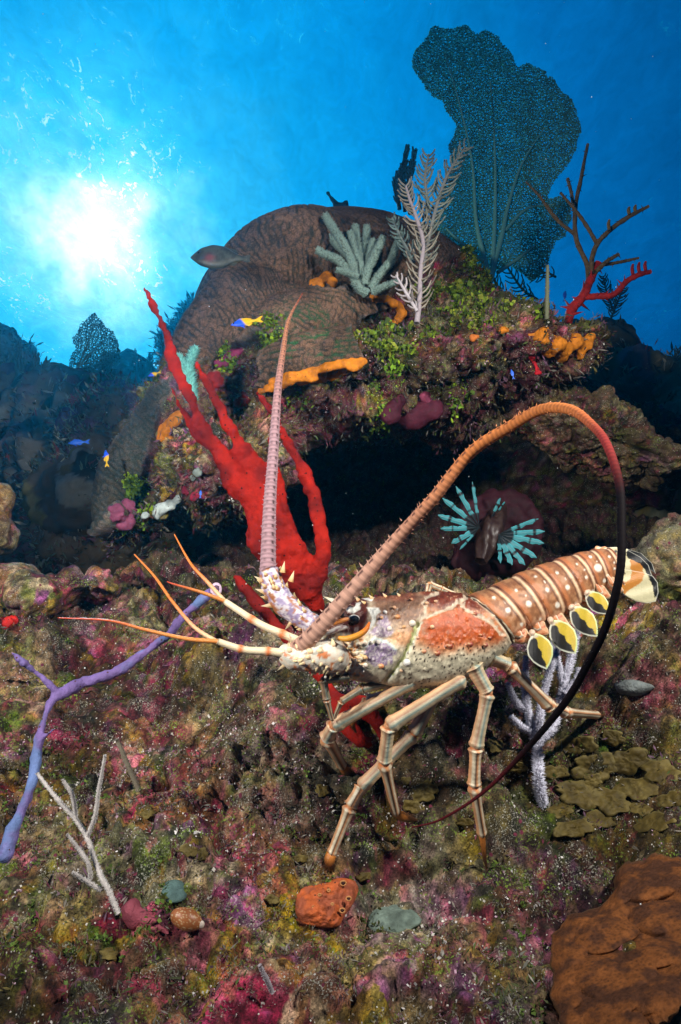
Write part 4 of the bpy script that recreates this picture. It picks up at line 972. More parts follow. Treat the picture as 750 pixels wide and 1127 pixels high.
# slender antennules with orange whips
oc = lambda t, a: mixc(np.tile(C(.66, .46, .26), (len(t), 1)), np.tile(C(.58, .17, .03), (len(t), 1)), sstep(.0, .5, t))
oc2 = lambda t, a: mixc(np.tile(C(.60, .22, .05), (len(t), 1)), np.tile(C(.50, .06, .02), (len(t), 1)), sstep(.3, .9, t))
for stem, w1_, w2_ in (([(322, 720, .665, 5.5), (295, 717, .66, 4.6), (268, 715, .655, 4.2), (240, 706, .65, 3.6)], [(240, 707, .65, 2.6), (214, 690, .66, 2.2), (190, 662, .68, 1.8), (170, 634, .70, 1.4), (148, 610, .72, .7)], [(240, 706, .65, 2.8), (205, 703, .645, 2.4), (160, 693, .64, 1.9), (120, 683, .635, 1.3), (64, 680, .63, .6)]),
                       ([(345, 712, .675, 5.0), (312, 698, .675, 4.4), (285, 686, .68, 4.0), (248, 662, .69, 3.4)], [(248, 662, .69, 2.4), (228, 640, .70, 2.1), (210, 620, .71, 1.5), (192, 588, .73, .6)], [(248, 662, .69, 2.3), (222, 652, .68, 2.0), (192, 643, .67, 1.0), (184, 640, .67, .5)])):
    mb = MB(); P, R = chain(stem, 50); tube(mb, P, R, 14, col=lambda t, a: mixc(np.tile(C(.70, .58, .38), (len(t), 1)), np.tile(C(.62, .16, .04), (len(t), 1)), np.maximum(np.exp(-((t-.33)/.04)**2), np.exp(-((t-.70)/.04)**2))), disp=lambda t, a: .18*np.exp(-((t-.33)/.03)**2)+.18*np.exp(-((t-.70)/.03)**2))
    a_ = mb.build('antennule', M['shell'], lob)
    for w_ in (w1_, w2_):
        mb = MB(); P, R = chain(w_, 90); tube(mb, P, R, 8, col=oc if w_ is w1_ else oc2, disp=lambda t, a: .08*np.sin(t*400)); mb.build('whip', M['shell'], a_)
# ================================================================== sponges and corals
def soft(chains, voxel, colf, mat, name, label, cat, sub=1, smooth=5, flat=.7, disp=None, group=None, parent=None, kind=None, n=30):
    mb = MB()
    for ch in chains:
        if len(ch) == 1 or isinstance(ch[0], (int, float)):
            c_ = ch if isinstance(ch[0], (int, float)) else ch[0]; blob(mb, W(c_[0], c_[1], c_[2]), c_[3]*mpp(c_[1], c_[2])*np.array([1, flat, 1]), (1, 1, 1), 3)
        else:
            P, R = chain(ch, n); tube(mb, P, R, 14, col=(1, 1, 1), flat=flat)
            for q, r in ((P[0], R[0]), (P[-1], R[-1])): blob(mb, q, r*np.array([1, flat, 1]), (1, 1, 1), 2)
    V, _ = mb.arrays(); Fs = [list(f) for f in (np.concatenate(mb.q) if mb.q else [])]+[list(f) for f in (np.concatenate(mb.t) if mb.t else [])]
    me = bpy.data.meshes.new('tmp'); me.from_pydata(V.tolist(), [], [list(map(int, f)) for f in Fs])
    V, Fc = finish_remesh(me, voxel, sub, smooth); N = normals(V, Fc)
    if disp is not None:
        # outward check against the volume's sign
        vol = (V[Fc[:, 0]]*np.cross(V[Fc[:, 1]], V[Fc[:, 2]])).sum()
        if vol < 0: Fc = Fc[:, ::-1]
        N = normals(V, Fc)
        test = ((V+N*1e-3)[Fc[:, 0]]*np.cross((V+N*1e-3)[Fc[:, 1]], (V+N*1e-3)[Fc[:, 2]])).sum()
        if test < abs(vol): N = -N
        V = V+N*disp(V)[:, None]
    x, y = topx(V); c = colf(V, x, y)
    o = MB().add(V, Fc, c).build(name, M[mat], parent)
    if parent is None: tag(o, label, cat, group, kind)
    return o
def cst(*rgb): return lambda V, x, y: (np.tile(C(*rgb), (len(V), 1))*(1+.55*fbm(V*40, 4, 7)+.3*fbm(V*170, 2, 8))[:, None]).astype(np.float32)
# red rope sponge
redc = lambda V, x, y: (mixc(np.tile(C(.31, .010, .004), (len(V), 1)), np.tile(C(.14, .005, .004), (len(V), 1)), sstep(-.2, .3, fbm(V*18, 3, 3)))).astype(np.float32)
Yb = .98
soft([[(160, 318, .93, 3.3), (171, 342, .93, 4.8), (184, 371, .94, 5.1), (189, 395, .94, 6.7), (198, 416, .95, 6.3), (211, 442, .95, 7.7), (226, 474, .96, 7.7), (243, 499, .97, 8.1), (256, 520, .98, 13.8), (268, 536, Yb, 19.4)],
      [(184, 417, .97, 2.6), (197, 444, .97, 4.4), (212, 470, .97, 5.9), (226, 486, .97, 6.7)],
      [(218, 401, .94, 4.4), (232, 428, .95, 6.7), (246, 456, .95, 6.7), (262, 485, .96, 8.1), (277, 511, .97, 13.0), (282, 530, Yb, 17.8)],
      [(264, 530, Yb, 19.4), (283, 552, Yb, 21.1), (300, 580, Yb, 24.3), (316, 610, Yb, 24.3), (332, 636, Yb+.01, 19.4), (346, 658, Yb+.02, 11.3), (352, 672, Yb+.03, 5.1)],
      [(280, 522, Yb, 12.6), (294, 545, Yb, 15.3), (310, 568, Yb, 12.6), (316, 592, Yb, 15.3), (322, 622, Yb, 18.0)],
      [(283, 433, 1.0, 4.4), (292, 444, 1.0, 5.9), (303, 455, 1.0, 5.1), (311, 474, .99, 5.5), (319, 489, .98, 6.7), (332, 513, .97, 7.4), (345, 545, .97, 7.4), (352, 580, .97, 8.1), (356, 606, .97, 8.1), (350, 630, .98, 12.2), (340, 650, Yb+.01, 14.6)],
      [(298, 482, .97, 3.7), (300, 505, .97, 5.9), (304, 530, .98, 8.8), (306, 560, .98, 13.0)],
      [(274, 578, .97, 6.7), (278, 592, .97, 10.5), (292, 604, .97, 13.0), (300, 618, .98, 11.3)]],
     .0052, redc, 'redsponge', 'red_sponge', 'big red branching rope sponge reaching up in front of the overhang', 'sponge', 1, 5, .62, lambda V: .0075*fbm(V*26, 3, 11)+.0045*fbm(V*85, 3, 12))
soft([[(262, 636, .93, 5), (270, 648, .93, 6.5), (284, 665, .93, 7.5), (307, 690, .92, 8), (335, 724, .90, 9), (358, 752, .88, 9), (372, 780, .87, 11), (390, 808, .86, 10), (405, 818, .87, 7)], [(372, 775, .87, 9), (395, 775, .875, 12), (415, 795, .88, 10), (420, 812, .88, 5)]],
     .0050, redc, 'redsponge', 'red_sponge', 'slim red sponge finger running down behind the lobster head to its front legs', 'sponge', 1, 5, .8, lambda V: .0045*fbm(V*26, 3, 13)+.002*fbm(V*80, 2, 13))
# purple tube sponge
purc = lambda V, x, y: mixc(np.tile(C(.155, .10, .27), (len(V), 1)), np.tile(C(.09, .17, .34), (len(V), 1)), sstep(.0, .35, fbm(V*30, 3, 3)+.25*np.sin(x*.1))*.8)*(1+.3*fbm(V*60, 3, 4))[:, None]
soft([[(6, 942, .70, 8.40), (16, 908, .71, 7.56), (30, 880, .72, 6.72), (39, 848, .735, 6.72), (42, 816, .75, 5.88), (52, 782, .76, 5.88), (62, 768, .77, 6.30), (88, 752, .785, 5.88), (128, 740, .80, 5.46), (160, 718, .81, 5.46), (184, 700, .82, 5.04), (198, 682, .83, 4.62), (216, 665, .84, 4.62), (236, 650, .845, 5.46)],
      [(64, 767, .77, 5.46), (58, 756, .765, 4.20), (40, 740, .76, 3.78), (26, 729, .75, 3.36), (16, 720, .745, 4.20)], [(44, 816, .75, 4.20), (52, 808, .745, 3.36), (60, 802, .74, 3.36)]],
     .0036, purc, 'sponge', 'purple_sponge', 'thin purple and blue rope sponge curving up from the lower left', 'sponge', 1, 4, .95, lambda V: .0034*fbm(V*40, 3, 14)+.0012*fbm(V*130, 2, 14))
mb = MB()
q = W(238, 649, .838); m = mpp(649, .838)
blob(mb, q, (6.5*m, 3*m, 8*m), C(.55, .40, .50), 3); blob(mb, q+np.array([.5*m, -2.4*m, 0]), (3.6*m, 1.5*m, 4.8*m), C(.10, .05, .09), 2); mb.build('opening', M['sponge'], bpy.data.objects['purple_sponge'])

# crusts that follow the rock
def crust(pts, voxel, col, name, label, cat, mat='sponge', flat=.7, group=None, sink=.35, disp=.004, sub=1, smooth=4, only=None):
    ch = []; qs = [S(p[0], p[1], 0, only) for p in pts]; med = float(np.median([q[1] for q in qs]))
    for p, q in zip(pts, qs):
        q[1] = .4*q[1]+.6*np.interp(q[1], [med-.03, med+.03], [med-.03, med+.03]); ch.append((p[0], p[1], float(q[1])-(p[2]*mpp(p[1], q[1]))*(flat-sink), p[2]))
    c_ = col if callable(col) else cst(*col)
    return soft([[c] for c in ch], voxel, c_, mat, name, label, cat, sub, smooth, flat, lambda V: disp*fbm(V*35, 3, 15)+disp*.3*fbm(V*120, 2, 16), group)
ORG = (.62, .20, .012)
def line(pts, r, step=4):
    out = []
    for (a, b) in zip(pts[:-1], pts[1:]):
        n = max(1, int(math.hypot(b[0]-a[0], b[1]-a[1])/step))
        for i in range(n): out.append((*L2(a, b, i/n), r))
    return out
HD = [1]
gO = 'orange encrusting sponges on the coral head'
crust(line([(288, 430), (305, 424), (325, 417), (345, 415), (368, 411), (388, 405), (403, 396)], 5.6, 3)+line([(300, 420), (325, 411), (345, 408), (368, 403), (390, 397)], 5.0, 3)+line([(330, 421), (350, 419), (378, 412)], 4.5, 4), .0038, ORG, 'orange_sponge', 'orange sponge rim along the lower lip of the sheet coral', 'sponge', group=gO, only=HD, flat=.6, disp=.006)
crust(line([(346, 313), (358, 309), (370, 312)], 7)+[(360, 306, 8), (352, 314, 6)], .0045, ORG, 'orange_sponge', 'small orange sponge at the foot of the knobby teal sea rod', 'sponge', group=gO, only=HD, flat=.8)
crust(line([(408, 329), (425, 330), (438, 336), (443, 345), (434, 356), (426, 360)], 5.5), .0045, ORG, 'orange_sponge', 'orange sponge strip curling round the sheet coral edge beneath the pale plume', 'sponge', group=gO, only=HD, flat=.8)
crust([(586, 368, 9), (598, 372, 11), (594, 360, 8), (612, 378, 11), (622, 384, 10), (632, 376, 10), (645, 380, 9), (650, 372, 7), (604, 386, 9), (618, 392, 8), (640, 392, 7), (582, 360, 5)], .006, ORG, 'orange_sponge', 'large lumpy orange sponge on the right tip of the ledge', 'sponge', group=gO, flat=.8, disp=.008)
crust(line([(196, 458), (186, 468), (178, 478), (177, 486)], 8)+[(188, 484, 6)], .006, ORG, 'orange_sponge', 'orange sponge patch on the left flank of the coral head', 'sponge', group=gO, only=HD, flat=.8)
crust([(521, 372, 6), (526, 370, 4)], .005, (.60, .17, .03), 'orange_sponge', 'small reddish orange sponge knob midway along the ledge top', 'sponge', group=gO, only=HD)
crust([(553, 364, 6), (558, 363, 5)], .005, ORG, 'orange_sponge', 'tiny orange sponge knob just left of the large lumpy one', 'sponge', group=gO, only=HD)
crust([(160, 568, 6), (168, 562, 7), (178, 560, 8), (188, 556, 7), (196, 550, 6), (198, 546, 4), (172, 568, 5)], .005, (.50, .58, .56), 'white_sponge', 'white lumpy sponge patch on the lower left of the coral head', 'sponge', disp=.006)
crust([(218, 520, 6), (212, 526, 5)], .005, (.25, .30, .26), 'grey_sponge', 'faint grey crust above the white sponge patch', 'sponge')
crust([(455, 452, 24), (475, 450, 15), (430, 455, 14), (440, 440, 10)], .009, (.075, .010, .024), 'maroon_sponge', 'smooth maroon sponge mass under the ledge', 'sponge', only=HD, flat=.6)
crust([(468, 436, 7), (473, 444, 8), (478, 453, 6)], .006, (.22, .04, .08), 'maroon_sponge', 'upright pinkish sponge flap on the maroon mass under the ledge', 'sponge', flat=.6)
for lbl, pts, c_ in (('red sponge patch beside the left red sponge arm on the coral head', [(234, 415, 6), (240, 420, 6), (268, 438, 7), (262, 444, 6)], (.28, .015, .015)), ('magenta crust above the red sponge on the coral head', [(252, 388, 9), (245, 396, 8), (262, 384, 6)], (.25, .03, .10)), ('deep red crust low on the left of the coral head', [(206, 540, 6), (214, 545, 6)], (.25, .015, .04)),
                     ('bright red sponge just left of the large orange sponge', [(585, 392, 5), (588, 400, 5), (592, 410, 4)], (.45, .01, .02)), ('pink crust low on the left edge of the coral head', [(128, 565, 8), (142, 560, 9), (138, 575, 7)], (.25, .06, .12)),
                     ('small red sponge at the left edge of the slope', [(8, 686, 7), (14, 682, 5)], (.5, .015, .01)), ('rosy crust beside the foot of the pale left gorgonian', [(150, 1010, 9), (166, 1018, 9), (182, 1026, 7), (140, 1002, 7), (158, 1006, 8), (172, 1010, 7)], (.24, .05, .07))):
    crust([(p_[0], p_[1], p_[2]*1.25) for p_ in pts], .0055, c_, 'encrusting_sponge', lbl, 'sponge', group='small red and pink crusts', disp=.012, flat=.55)

# patches modelled over a smoothed bit of the slope
def patch(outline, h, colf, name, label, cat, mat='coral', lump=.3, lfreq=40, rings=26, n=110, group=None, off=0, seed=0, only=None, power=3, into=None, knob_=0):
    o = np.array(outline, float); c = o.mean(0); pts = [c]+[c+(p-c)*k for p in o for k in (.5, .95)]
    A = np.array([[1, p[0], p[1]] for p in pts]); b = np.array([SY(p[0], p[1], only) for p in pts]); s = np.linalg.lstsq(A, b, rcond=None)[0]
    oo = np.vstack([o, o[:1]]); oo = spline(oo, n+1)[:-1]; oo = c+(oo-c)*(1+(.10 if knob_ else .0)*fbm(np.stack([oo[:, 0]*.05, oo[:, 1]*.05, oo[:, 0]*0], 1), 3, 3))[:, None]
    V = []; Pr = []
    for i in range(rings+1):
        r = (i/rings); pp = c+(oo-c)*r
        Y = s[0]+s[1]*pp[:, 0]+s[2]*pp[:, 1]-off-h*(1-r**power)+(h*1.0+.02*knob_ if i == rings else 0)
        V += [W(x, y, yy) for (x, y), yy in zip(pp, Y)]; Pr += [(x, y, r) for x, y in pp]
    V = np.array(V); Pr = np.array(Pr); sh = knob_*.013*dome(worley(V/.034+.3*np.stack([fbm(V*20+k_, 2, 6) for k_ in range(3)], 1), 77)[0], .8)+(h*lump*(fbm(V*lfreq, 4, 200+seed)+.5*fbm(V*lfreq*3, 2, 210+seed)))*(1-.3*Pr[:, 2])
    V[:, 1] -= sh; V[:, 2] += sh*.4
    mb = MB() if into is None else into; mb.add(V, grid_faces(rings+1, n, wv=True), colf(V, Pr[:, 0], Pr[:, 1], Pr[:, 2]))
    if into is not None: return
    o_ = mb.build(name, M[mat]); return tag(o_, label, cat, group)
def brc(V, x, y, r):
    c = mixc(np.tile(C(.15, .050, .012), (len(V), 1)), np.tile(C(.060, .022, .009), (len(V), 1)), sstep(-.25, .3, fbm(V*60, 4, 61)))
    a, b, i = worley(V/.0035, 62); c = c*(.75+.5*sstep(.2, .6, a))[:, None]
    return mixc(c, np.tile(C(.10, .06, .03), (len(V), 1)), sstep(.965, .99, r)*.5)
patch([(604, 1030), (620, 1010), (650, 1000), (668, 985), (680, 958), (705, 945), (740, 938), (780, 960), (800, 1050), (760, 1100), (720, 1122), (690, 1150), (640, 1140), (606, 1110), (600, 1070)], .020, brc, 'brown_coral', 'broad lumpy orange brown coral plate in the lower right corner', 'coral', lump=.35, lfreq=20, rings=90, n=320, off=.03, power=6, knob_=1)
org = lambda V, x, y, r: (mixc(np.tile(C(.46, .10, .025), (len(V), 1)), np.tile(C(.28, .07, .03), (len(V), 1)), sstep(-.2, .3, fbm(V*70, 3, 63)))).astype(np.float32)
patch([(326, 985), (335, 976), (350, 973), (372, 966), (388, 968), (395, 978), (390, 994), (380, 1008), (372, 1020), (352, 1021), (333, 1016), (325, 1004)], .014, org, 'orange_sponge', 'round orange encrusting sponge lying on the slope below the lobster front leg', 'sponge', 'sponge', .5, 60, 40, 140, off=.004)
mb = MB()
for (px, py, r) in ((378, 972, 3.2), (384, 989, 2.8), (377, 1002, 3), (352, 985, 1.6), (362, 980, 1.6), (345, 998, 1.6), (366, 995, 1.4)):
    Y = SY(px, py, [0])-.019; m = mpp(py, Y); th = np.linspace(0, 2*math.pi, 17)[:-1]; P_ = np.array([W(px+r*math.cos(t), py+r*.8*math.sin(t), Y) for t in th]); P_ = np.vstack([P_, P_[:1]]); tube(mb, P_, .9*m, 6, col=C(.45, .20, .07), caps=False); blob(mb, W(px, py, Y+.001), r*m*.75, C(.03, .008, .005), 2)
mb.build('pore_ring', M['sponge'], [o for o in bpy.data.objects if o.name.startswith('orange_sponge')][-1])
disc = lambda cx, cy, rx, ry, k=12, j=.12, sd_=0: [(cx+rx*math.cos(t)*(1+j*math.sin(t*3+sd_)), cy+ry*math.sin(t)*(1+j*math.cos(t*2+sd_*2))) for t in np.linspace(0, 2*math.pi, k+1)[:-1]]
tl = lambda *c: (lambda V, x, y, r: (np.tile(C(*c), (len(V), 1))*(1+.9*fbm(V*70, 4, 64))[:, None]).astype(np.float32))
patch(disc(192, 981, 15, 14, 12, .04), .008, tl(.07, .12, .11), 'teal_coral', 'small round grey teal coral disc left of the orange sponge', 'coral', 'coral', .25, 60, 18, 60, off=.003)
patch(disc(433, 1012, 30, 16, 14, .08, 1), .008, tl(.12, .16, .13), 'grey_sponge', 'pale grey green crust patch right of the round orange sponge', 'sponge', 'coral', .5, 60, 26, 90, off=.003)
patch(disc(697, 757, 22, 9, 14, .12, 2), .008, tl(.17, .19, .18), 'grey_sponge', 'grey crust on the front of the ledge under the lobster tail', 'sponge', 'coral', .3, 60, 20, 70, off=.002)
0 and patch(disc(590, 944, 15, 12, 12, .3, 2), .0015, tl(.26, .17, .30), 'lilac_sponge', 'lilac crust patch beside the tip of the rear leg', 'sponge', 'sponge', .5, 60, 18, 60, off=.002)
# olive leafy algae plates
olive = lambda V, x, y, r: mixc(mixc(np.tile(C(.070, .048, .007), (len(V), 1)), np.tile(C(.115, .085, .02), (len(V), 1)), sstep(-.2, .3, fbm(V*60, 3, 67))), np.tile(C(.15, .12, .04), (len(V), 1)), sstep(.85, .97, r)*.7)*(1+.5*fbm(V*120, 3, 65))[:, None]
rg = np.random.default_rng(12); mbA = MB(); mbB = MB()
def blade(px, py, rx, ry, into):
    ph = rg.random(4)*6.28; o_ = [(px+rx*math.cos(t)*(1+.16*math.sin(2*t+ph[0])+.11*math.sin(5*t+ph[1])+.06*math.sin(9*t+ph[2])), py+ry*math.sin(t)*(1+.16*math.sin(2*t+ph[0])+.11*math.sin(5*t+ph[1])+.06*math.sin(9*t+ph[2]))) for t in np.linspace(0, 6.283, 37)[:-1]]
    patch(o_, .0022, olive, 'x', 'x', 'x', 'algae', 2.2, 75, 14, 72, off=.003+.005*rg.random(), seed=int(rg.integers(99)), only=[0], power=10, into=into)
for (px, py, rx, ry) in [(635, 820, 20, 12), (655, 845, 28, 15), (692, 838, 24, 14), (640, 874, 28, 15), (672, 882, 24, 14), (632, 912, 22, 11), (700, 868, 24, 14), (720, 905, 24, 10), (660, 902, 18, 9), (728, 850, 22, 13), (618, 890, 14, 10), (740, 880, 18, 9), (610, 850, 15, 9), (675, 812, 14, 8), (705, 890, 12, 8), (652, 860, 12, 8)]: blade(px, py, rx, ry, mbA)
for (px, py, rx, ry) in [(468, 872, 17, 12), (455, 888, 12, 9), (355, 870, 10, 7), (512, 905, 9, 6), (208, 936, 11, 8), (222, 940, 9, 7), (160, 893, 13, 8), (545, 820, 12, 9), (446, 860, 8, 6), (570, 845, 10, 8), (120, 1050, 12, 7), (400, 965, 9, 6), (330, 945, 10, 6), (300, 990, 9, 6)]: blade(px, py, rx*.9, ry*.9, mbB)
tag(mbA.build('brown_algae', M['algae']), 'mat of olive brown algae blades right of the lobster', kind='stuff')
tag(mbB.build('brown_algae', M['algae']), 'scattered olive brown algae blades', kind='stuff')

# ------------------------------------------------------------------ gorgonians
def gorg(chains, label, name, cat, col, polyp, pc, mat='soft', seed=0, group=None, dens=9, plen=1.3, loc=None, ns=8, tipc=None):
    p0 = chains[0][0]; root = empty(name, W(p0[0], p0[1], p0[2]), label, cat, group); r_ = np.random.default_rng(seed)
    for ch in chains:
        mb = MB(); L = sum(math.hypot(b[0]-a[0], b[1]-a[1]) for a, b in zip(ch[:-1], ch[1:])); n = max(8, int(L/3))
        P, R = chain(ch, n); T, U_, B_ = tube(mb, P, R, ns, col=C(*col), disp=lambda t, a: .12*fbm(np.stack([t*L*.3, np.cos(a)*2, np.sin(a)*2], 1), 2, seed))
        if polyp:
            m_ = int(L*dens); k = r_.random(m_)*(n-1); i = k.astype(int); f = (k-i)[:, None]; i2 = np.minimum(i+1, n-1); q = P[i]*(1-f)+P[i2]*f; th = r_.random(m_)*6.283
            D = U_[i]*np.cos(th)[:, None]+B_[i]*np.sin(th)[:, None]; rr = R[i]
            cones(mb, q+D*rr[:, None]*.7, D+T[i]*.35+r_.normal(size=(m_, 3))*.2, rr*plen*(.5+.8*r_.random(m_)), rr*.24, np.tile(C(*pc), (m_, 1))*(.7+.5*r_.random((m_, 1))), 3, tipc)
        mb.build('branch', M[mat], root)
    return root
gorg([[(131, 1006, .60, 2.16), (120, 980, .605, 2.30), (112, 966, .61, 2.16), (104, 945, .62, 2.02), (96, 922, .63, 2.02), (82, 900, .64, 2.02), (62, 878, .645, 1.87), (41, 851, .65, 1.44)], [(84, 899, .64, 1.87), (80, 876, .635, 1.73), (69, 858, .63, 1.30)], [(96, 922, .63, 1.87), (105, 898, .625, 1.87), (109, 870, .62, 1.73), (116, 831, .61, 1.30)],
      [(100, 968, .615, 1.87), (98, 952, .61, 1.73), (88, 936, .61, 1.73), (74, 918, .605, 1.15)], [(112, 980, .61, 2.02), (96, 970, .607, 1.87), (80, 960, .60, 1.30)]], 'pale white branching gorgonian in the lower left in front of the purple sponge', 'gorgonian', 'gorgonian', (.42, .38, .36), True, (.52, .49, .46), seed=1, dens=16, plen=1.15)
y0 = SY(596, 885, [0]); Y_ = .86
gorg([[(598, 887, min(y0, .88), 4), (594, 866, Y_, 4.4), (592, 832, Y_, 4.2), (593, 815, Y_, 4), (606, 806, Y_, 3.6), (614, 786, Y_+.01, 3.6), (621, 756, Y_+.01, 3.4), (630, 720, Y_+.02, 3.2), (638, 685, Y_+.02, 2.5)], [(592, 818, Y_, 3.6), (594, 790, Y_-.01, 3.4), (598, 765, Y_, 3.2), (606, 738, Y_, 3), (614, 715, Y_+.01, 2.2)], [(590, 822, Y_, 3.4), (584, 795, Y_, 3.2), (579, 766, Y_, 3.2), (579, 722, Y_+.01, 2.2)],
      [(586, 805, Y_, 3.2), (574, 800, Y_, 3), (562, 788, Y_, 2.2)], [(580, 782, Y_, 3), (568, 772, Y_, 3), (559, 752, Y_, 2.2)], [(621, 756, Y_+.01, 3), (616, 735, Y_+.02, 2.8), (608, 700, Y_+.03, 2)], [(622, 764, Y_, 3), (634, 748, Y_, 2.4), (637, 735, Y_, 2)]], 'bushy pale lilac gorgonian with fuzzy polyps standing behind the lobster tail', 'gorgonian', 'gorgonian', (.28, .27, .33), True, (.60, .60, .70), seed=2, dens=16, plen=1.15)
def rodfrom(px, py, dx, dy, r, label, col, pc, seed):
    Y = SY(px, py)-.01; gorg([[(px, py, Y, r), (px+dx*.5, py+dy*.5, Y-.01, r), (px+dx, py+dy, Y-.02, r*.7)]], label, 'gorgonian', 'gorgonian', col, True, pc, seed=seed, dens=8, plen=.8)
rodfrom(153, 870, -24, -56, 2.6, 'short dim fuzzy gorgonian rod on the slope right of the pale gorgonian', (.20, .17, .12), (.26, .23, .17), 3)
rodfrom(300, 1092, -14, -30, 2.6, 'small white fuzzy rod at the bottom centre of the slope', (.32, .28, .30), (.45, .42, .44), 4)
rodfrom(602, 352, 1, -60, 2.2, 'single thin upright rod between the sea fan and the red tree sponge', (.16, .17, .10), (.18, .19, .12), 5)
# knobby sea rod on the coral head
Yk = SY(404, 330, HD)-.05
gorg([[(405, 324, Yk, 3.70), (392, 312, Yk-.01, 3.55), (388, 290, Yk-.01, 3.55), (378, 268, Yk-.02, 3.55), (366, 250, Yk-.02, 3.40), (358, 237, Yk-.02, 2.96)], [(385, 300, Yk, 3.33), (372, 286, Yk-.02, 3.40), (358, 280, Yk-.02, 3.26), (349, 275, Yk-.02, 2.96)], [(386, 285, Yk+.02, 3.26), (372, 270, Yk+.03, 3.26), (356, 255, Yk+.03, 2.96)],
      [(402, 315, Yk, 3.55), (398, 295, Yk, 3.40), (390, 275, Yk, 3.40), (386, 256, Yk, 2.96)], [(398, 292, Yk+.02, 3.26), (394, 270, Yk+.02, 3.26), (391, 248, Yk+.02, 2.96)], [(400, 312, Yk, 3.55), (406, 295, Yk-.01, 3.40), (414, 278, Yk-.02, 3.40), (422, 261, Yk-.02, 2.96)], [(402, 303, Yk+.02, 3.26), (402, 275, Yk+.03, 3.26), (404, 249, Yk+.03, 2.96)], [(406, 294, Yk+.01, 3.11), (408, 278, Yk, 2.96), (411, 264, Yk, 2.66)],
      [(408, 318, Yk+.01, 3.40), (418, 302, Yk, 3.26), (430, 288, Yk, 3.26), (436, 272, Yk, 2.96), (443, 257, Yk, 2.52)], [(410, 322, Yk, 3.11), (424, 315, Yk-.02, 2.81), (440, 309, Yk-.02, 2.22)], [(395, 305, Yk-.02, 2.96), (382, 300, Yk-.03, 2.81), (370, 297, Yk-.04, 2.22)]],
     'knobby teal sea rod with stubby upright fingers on top of the coral head', 'sea_rod', 'soft coral', (.13, .17, .15), True, (.10, .22, .20), seed=6, dens=30, plen=1.0, tipc=(.42, .55, .48))
# sea plumes
def plume(stems, label, name, col, pc, seed, plen_px=22, step=5.5, group=None, dens=6, bend=.25, pr=1.1, spread=50):
    p0 = stems[0][0]; root = empty(name, W(p0[0], p0[1], p0[2]), label, 'sea plume', group); r_ = np.random.default_rng(seed)
    for ch in stems:
        mb = MB(); pts = np.array([c[:3] for c in ch], float); L = np.hypot(*np.diff(pts[:, :2], axis=0).T).sum(); n = max(10, int(L/2.5)); sp = spline(pts, n); P, R = chain(ch, n); tube(mb, P, R, 7, col=C(*col))
        br = mb.build('stem', M['soft'], root); mb = MB()
        tg = np.gradient(sp[:, :2], axis=0); tg /= np.linalg.norm(tg, axis=1, keepdims=True)
        for k in range(int(n*.10), n, max(1, int(step/2.5))):
            for sgn in (-1, 1):
                a = math.radians(spread+r_.normal()*8)*sgn; t = tg[k]; d = np.array([t[0]*math.cos(a)-t[1]*math.sin(a), t[0]*math.sin(a)+t[1]*math.cos(a)])
                LL = plen_px*(.55+.45*math.sin(math.pi*min(1, .15+.95*k/n)))*(.75+.4*r_.random()); x, y, Y = sp[k]; dy_ = r_.normal()*.0012
                c2 = (x+d[0]*LL*.5, y+d[1]*LL*.5, Y+dy_*LL*.5, pr); c3 = (x+(d[0]*(1-bend)+t[0]*bend)*LL, y+(d[1]*(1-bend)+t[1]*bend)*LL, Y+dy_*LL, pr*.7)
                Pq, Rq = chain([(x, y, Y, pr*1.1), c2, c3], 7); T, U_, B_ = tube(mb, Pq, Rq, 5, col=C(*pc)*(.85+.3*r_.random()), caps=True)
                m_ = int(LL*dens*.35); i = r_.integers(0, 7, m_); th = r_.random(m_)*6.283
                if m_: cones(mb, Pq[i], U_[i]*np.cos(th)[:, None]+B_[i]*np.sin(th)[:, None]+T[i]*.3, Rq[i]*1.9, Rq[i]*.4, C(*pc), 3)
        b2 = mb.build('branchlets', M['soft'], br); tag(b2, kind='stuff')
    return root
Yp = SY(459, 358, HD)-.05
plume([[(459, 356, Yp, 3.4), (462, 330, Yp, 3), (463, 300, Yp, 2.6), (466, 268, Yp, 2.4), (460, 244, Yp, 2.2), (452, 222, Yp, 1.8), (447, 205, Yp, 1.2)]], 'tall pale pink sea plume with feathery side branches on top of the reef', 'sea_plume', (.42, .36, .38), (.36, .32, .25), 7, 26, 5.5, pr=.95)
rt = bpy.data.objects['sea_plume']
def more(stems, root, seed, plen_px, step, col, pc, **k):
    r2 = plume(stems, 'tmp', 'tmp_plume', col, pc, seed, plen_px, step, **k); off = world_loc(r2)-world_loc(root)
    for c in list(r2.children): c.parent = root; c.location = tuple(off)
    bpy.data.objects.remove(r2)
more([[(464, 300, Yp+.01, 2.4), (472, 262, Yp+.02, 2.2), (482, 222, Yp+.03, 2), (494, 190, Yp+.03, 1.8), (512, 163, Yp+.03, 1)], [(463, 262, Yp+.03, 2), (470, 225, Yp+.04, 1.8), (468, 195, Yp+.04, 1.6), (472, 170, Yp+.04, 1)]], rt, 8, 22, 6, (.26, .26, .24), (.24, .27, .22))
more([[(459, 342, Yp-.01, 2), (447, 322, Yp-.03, 1.8), (436, 303, Yp-.03, 1)]], rt, 9, 14, 8, (.55, .5, .52), (.5, .45, .45))
more([[(456, 290, Yp+.04, 2), (440, 258, Yp+.05, 1.8), (432, 240, Yp+.05, 1.2)]], rt, 10, 16, 6, (.2, .24, .22), (.18, .26, .24))
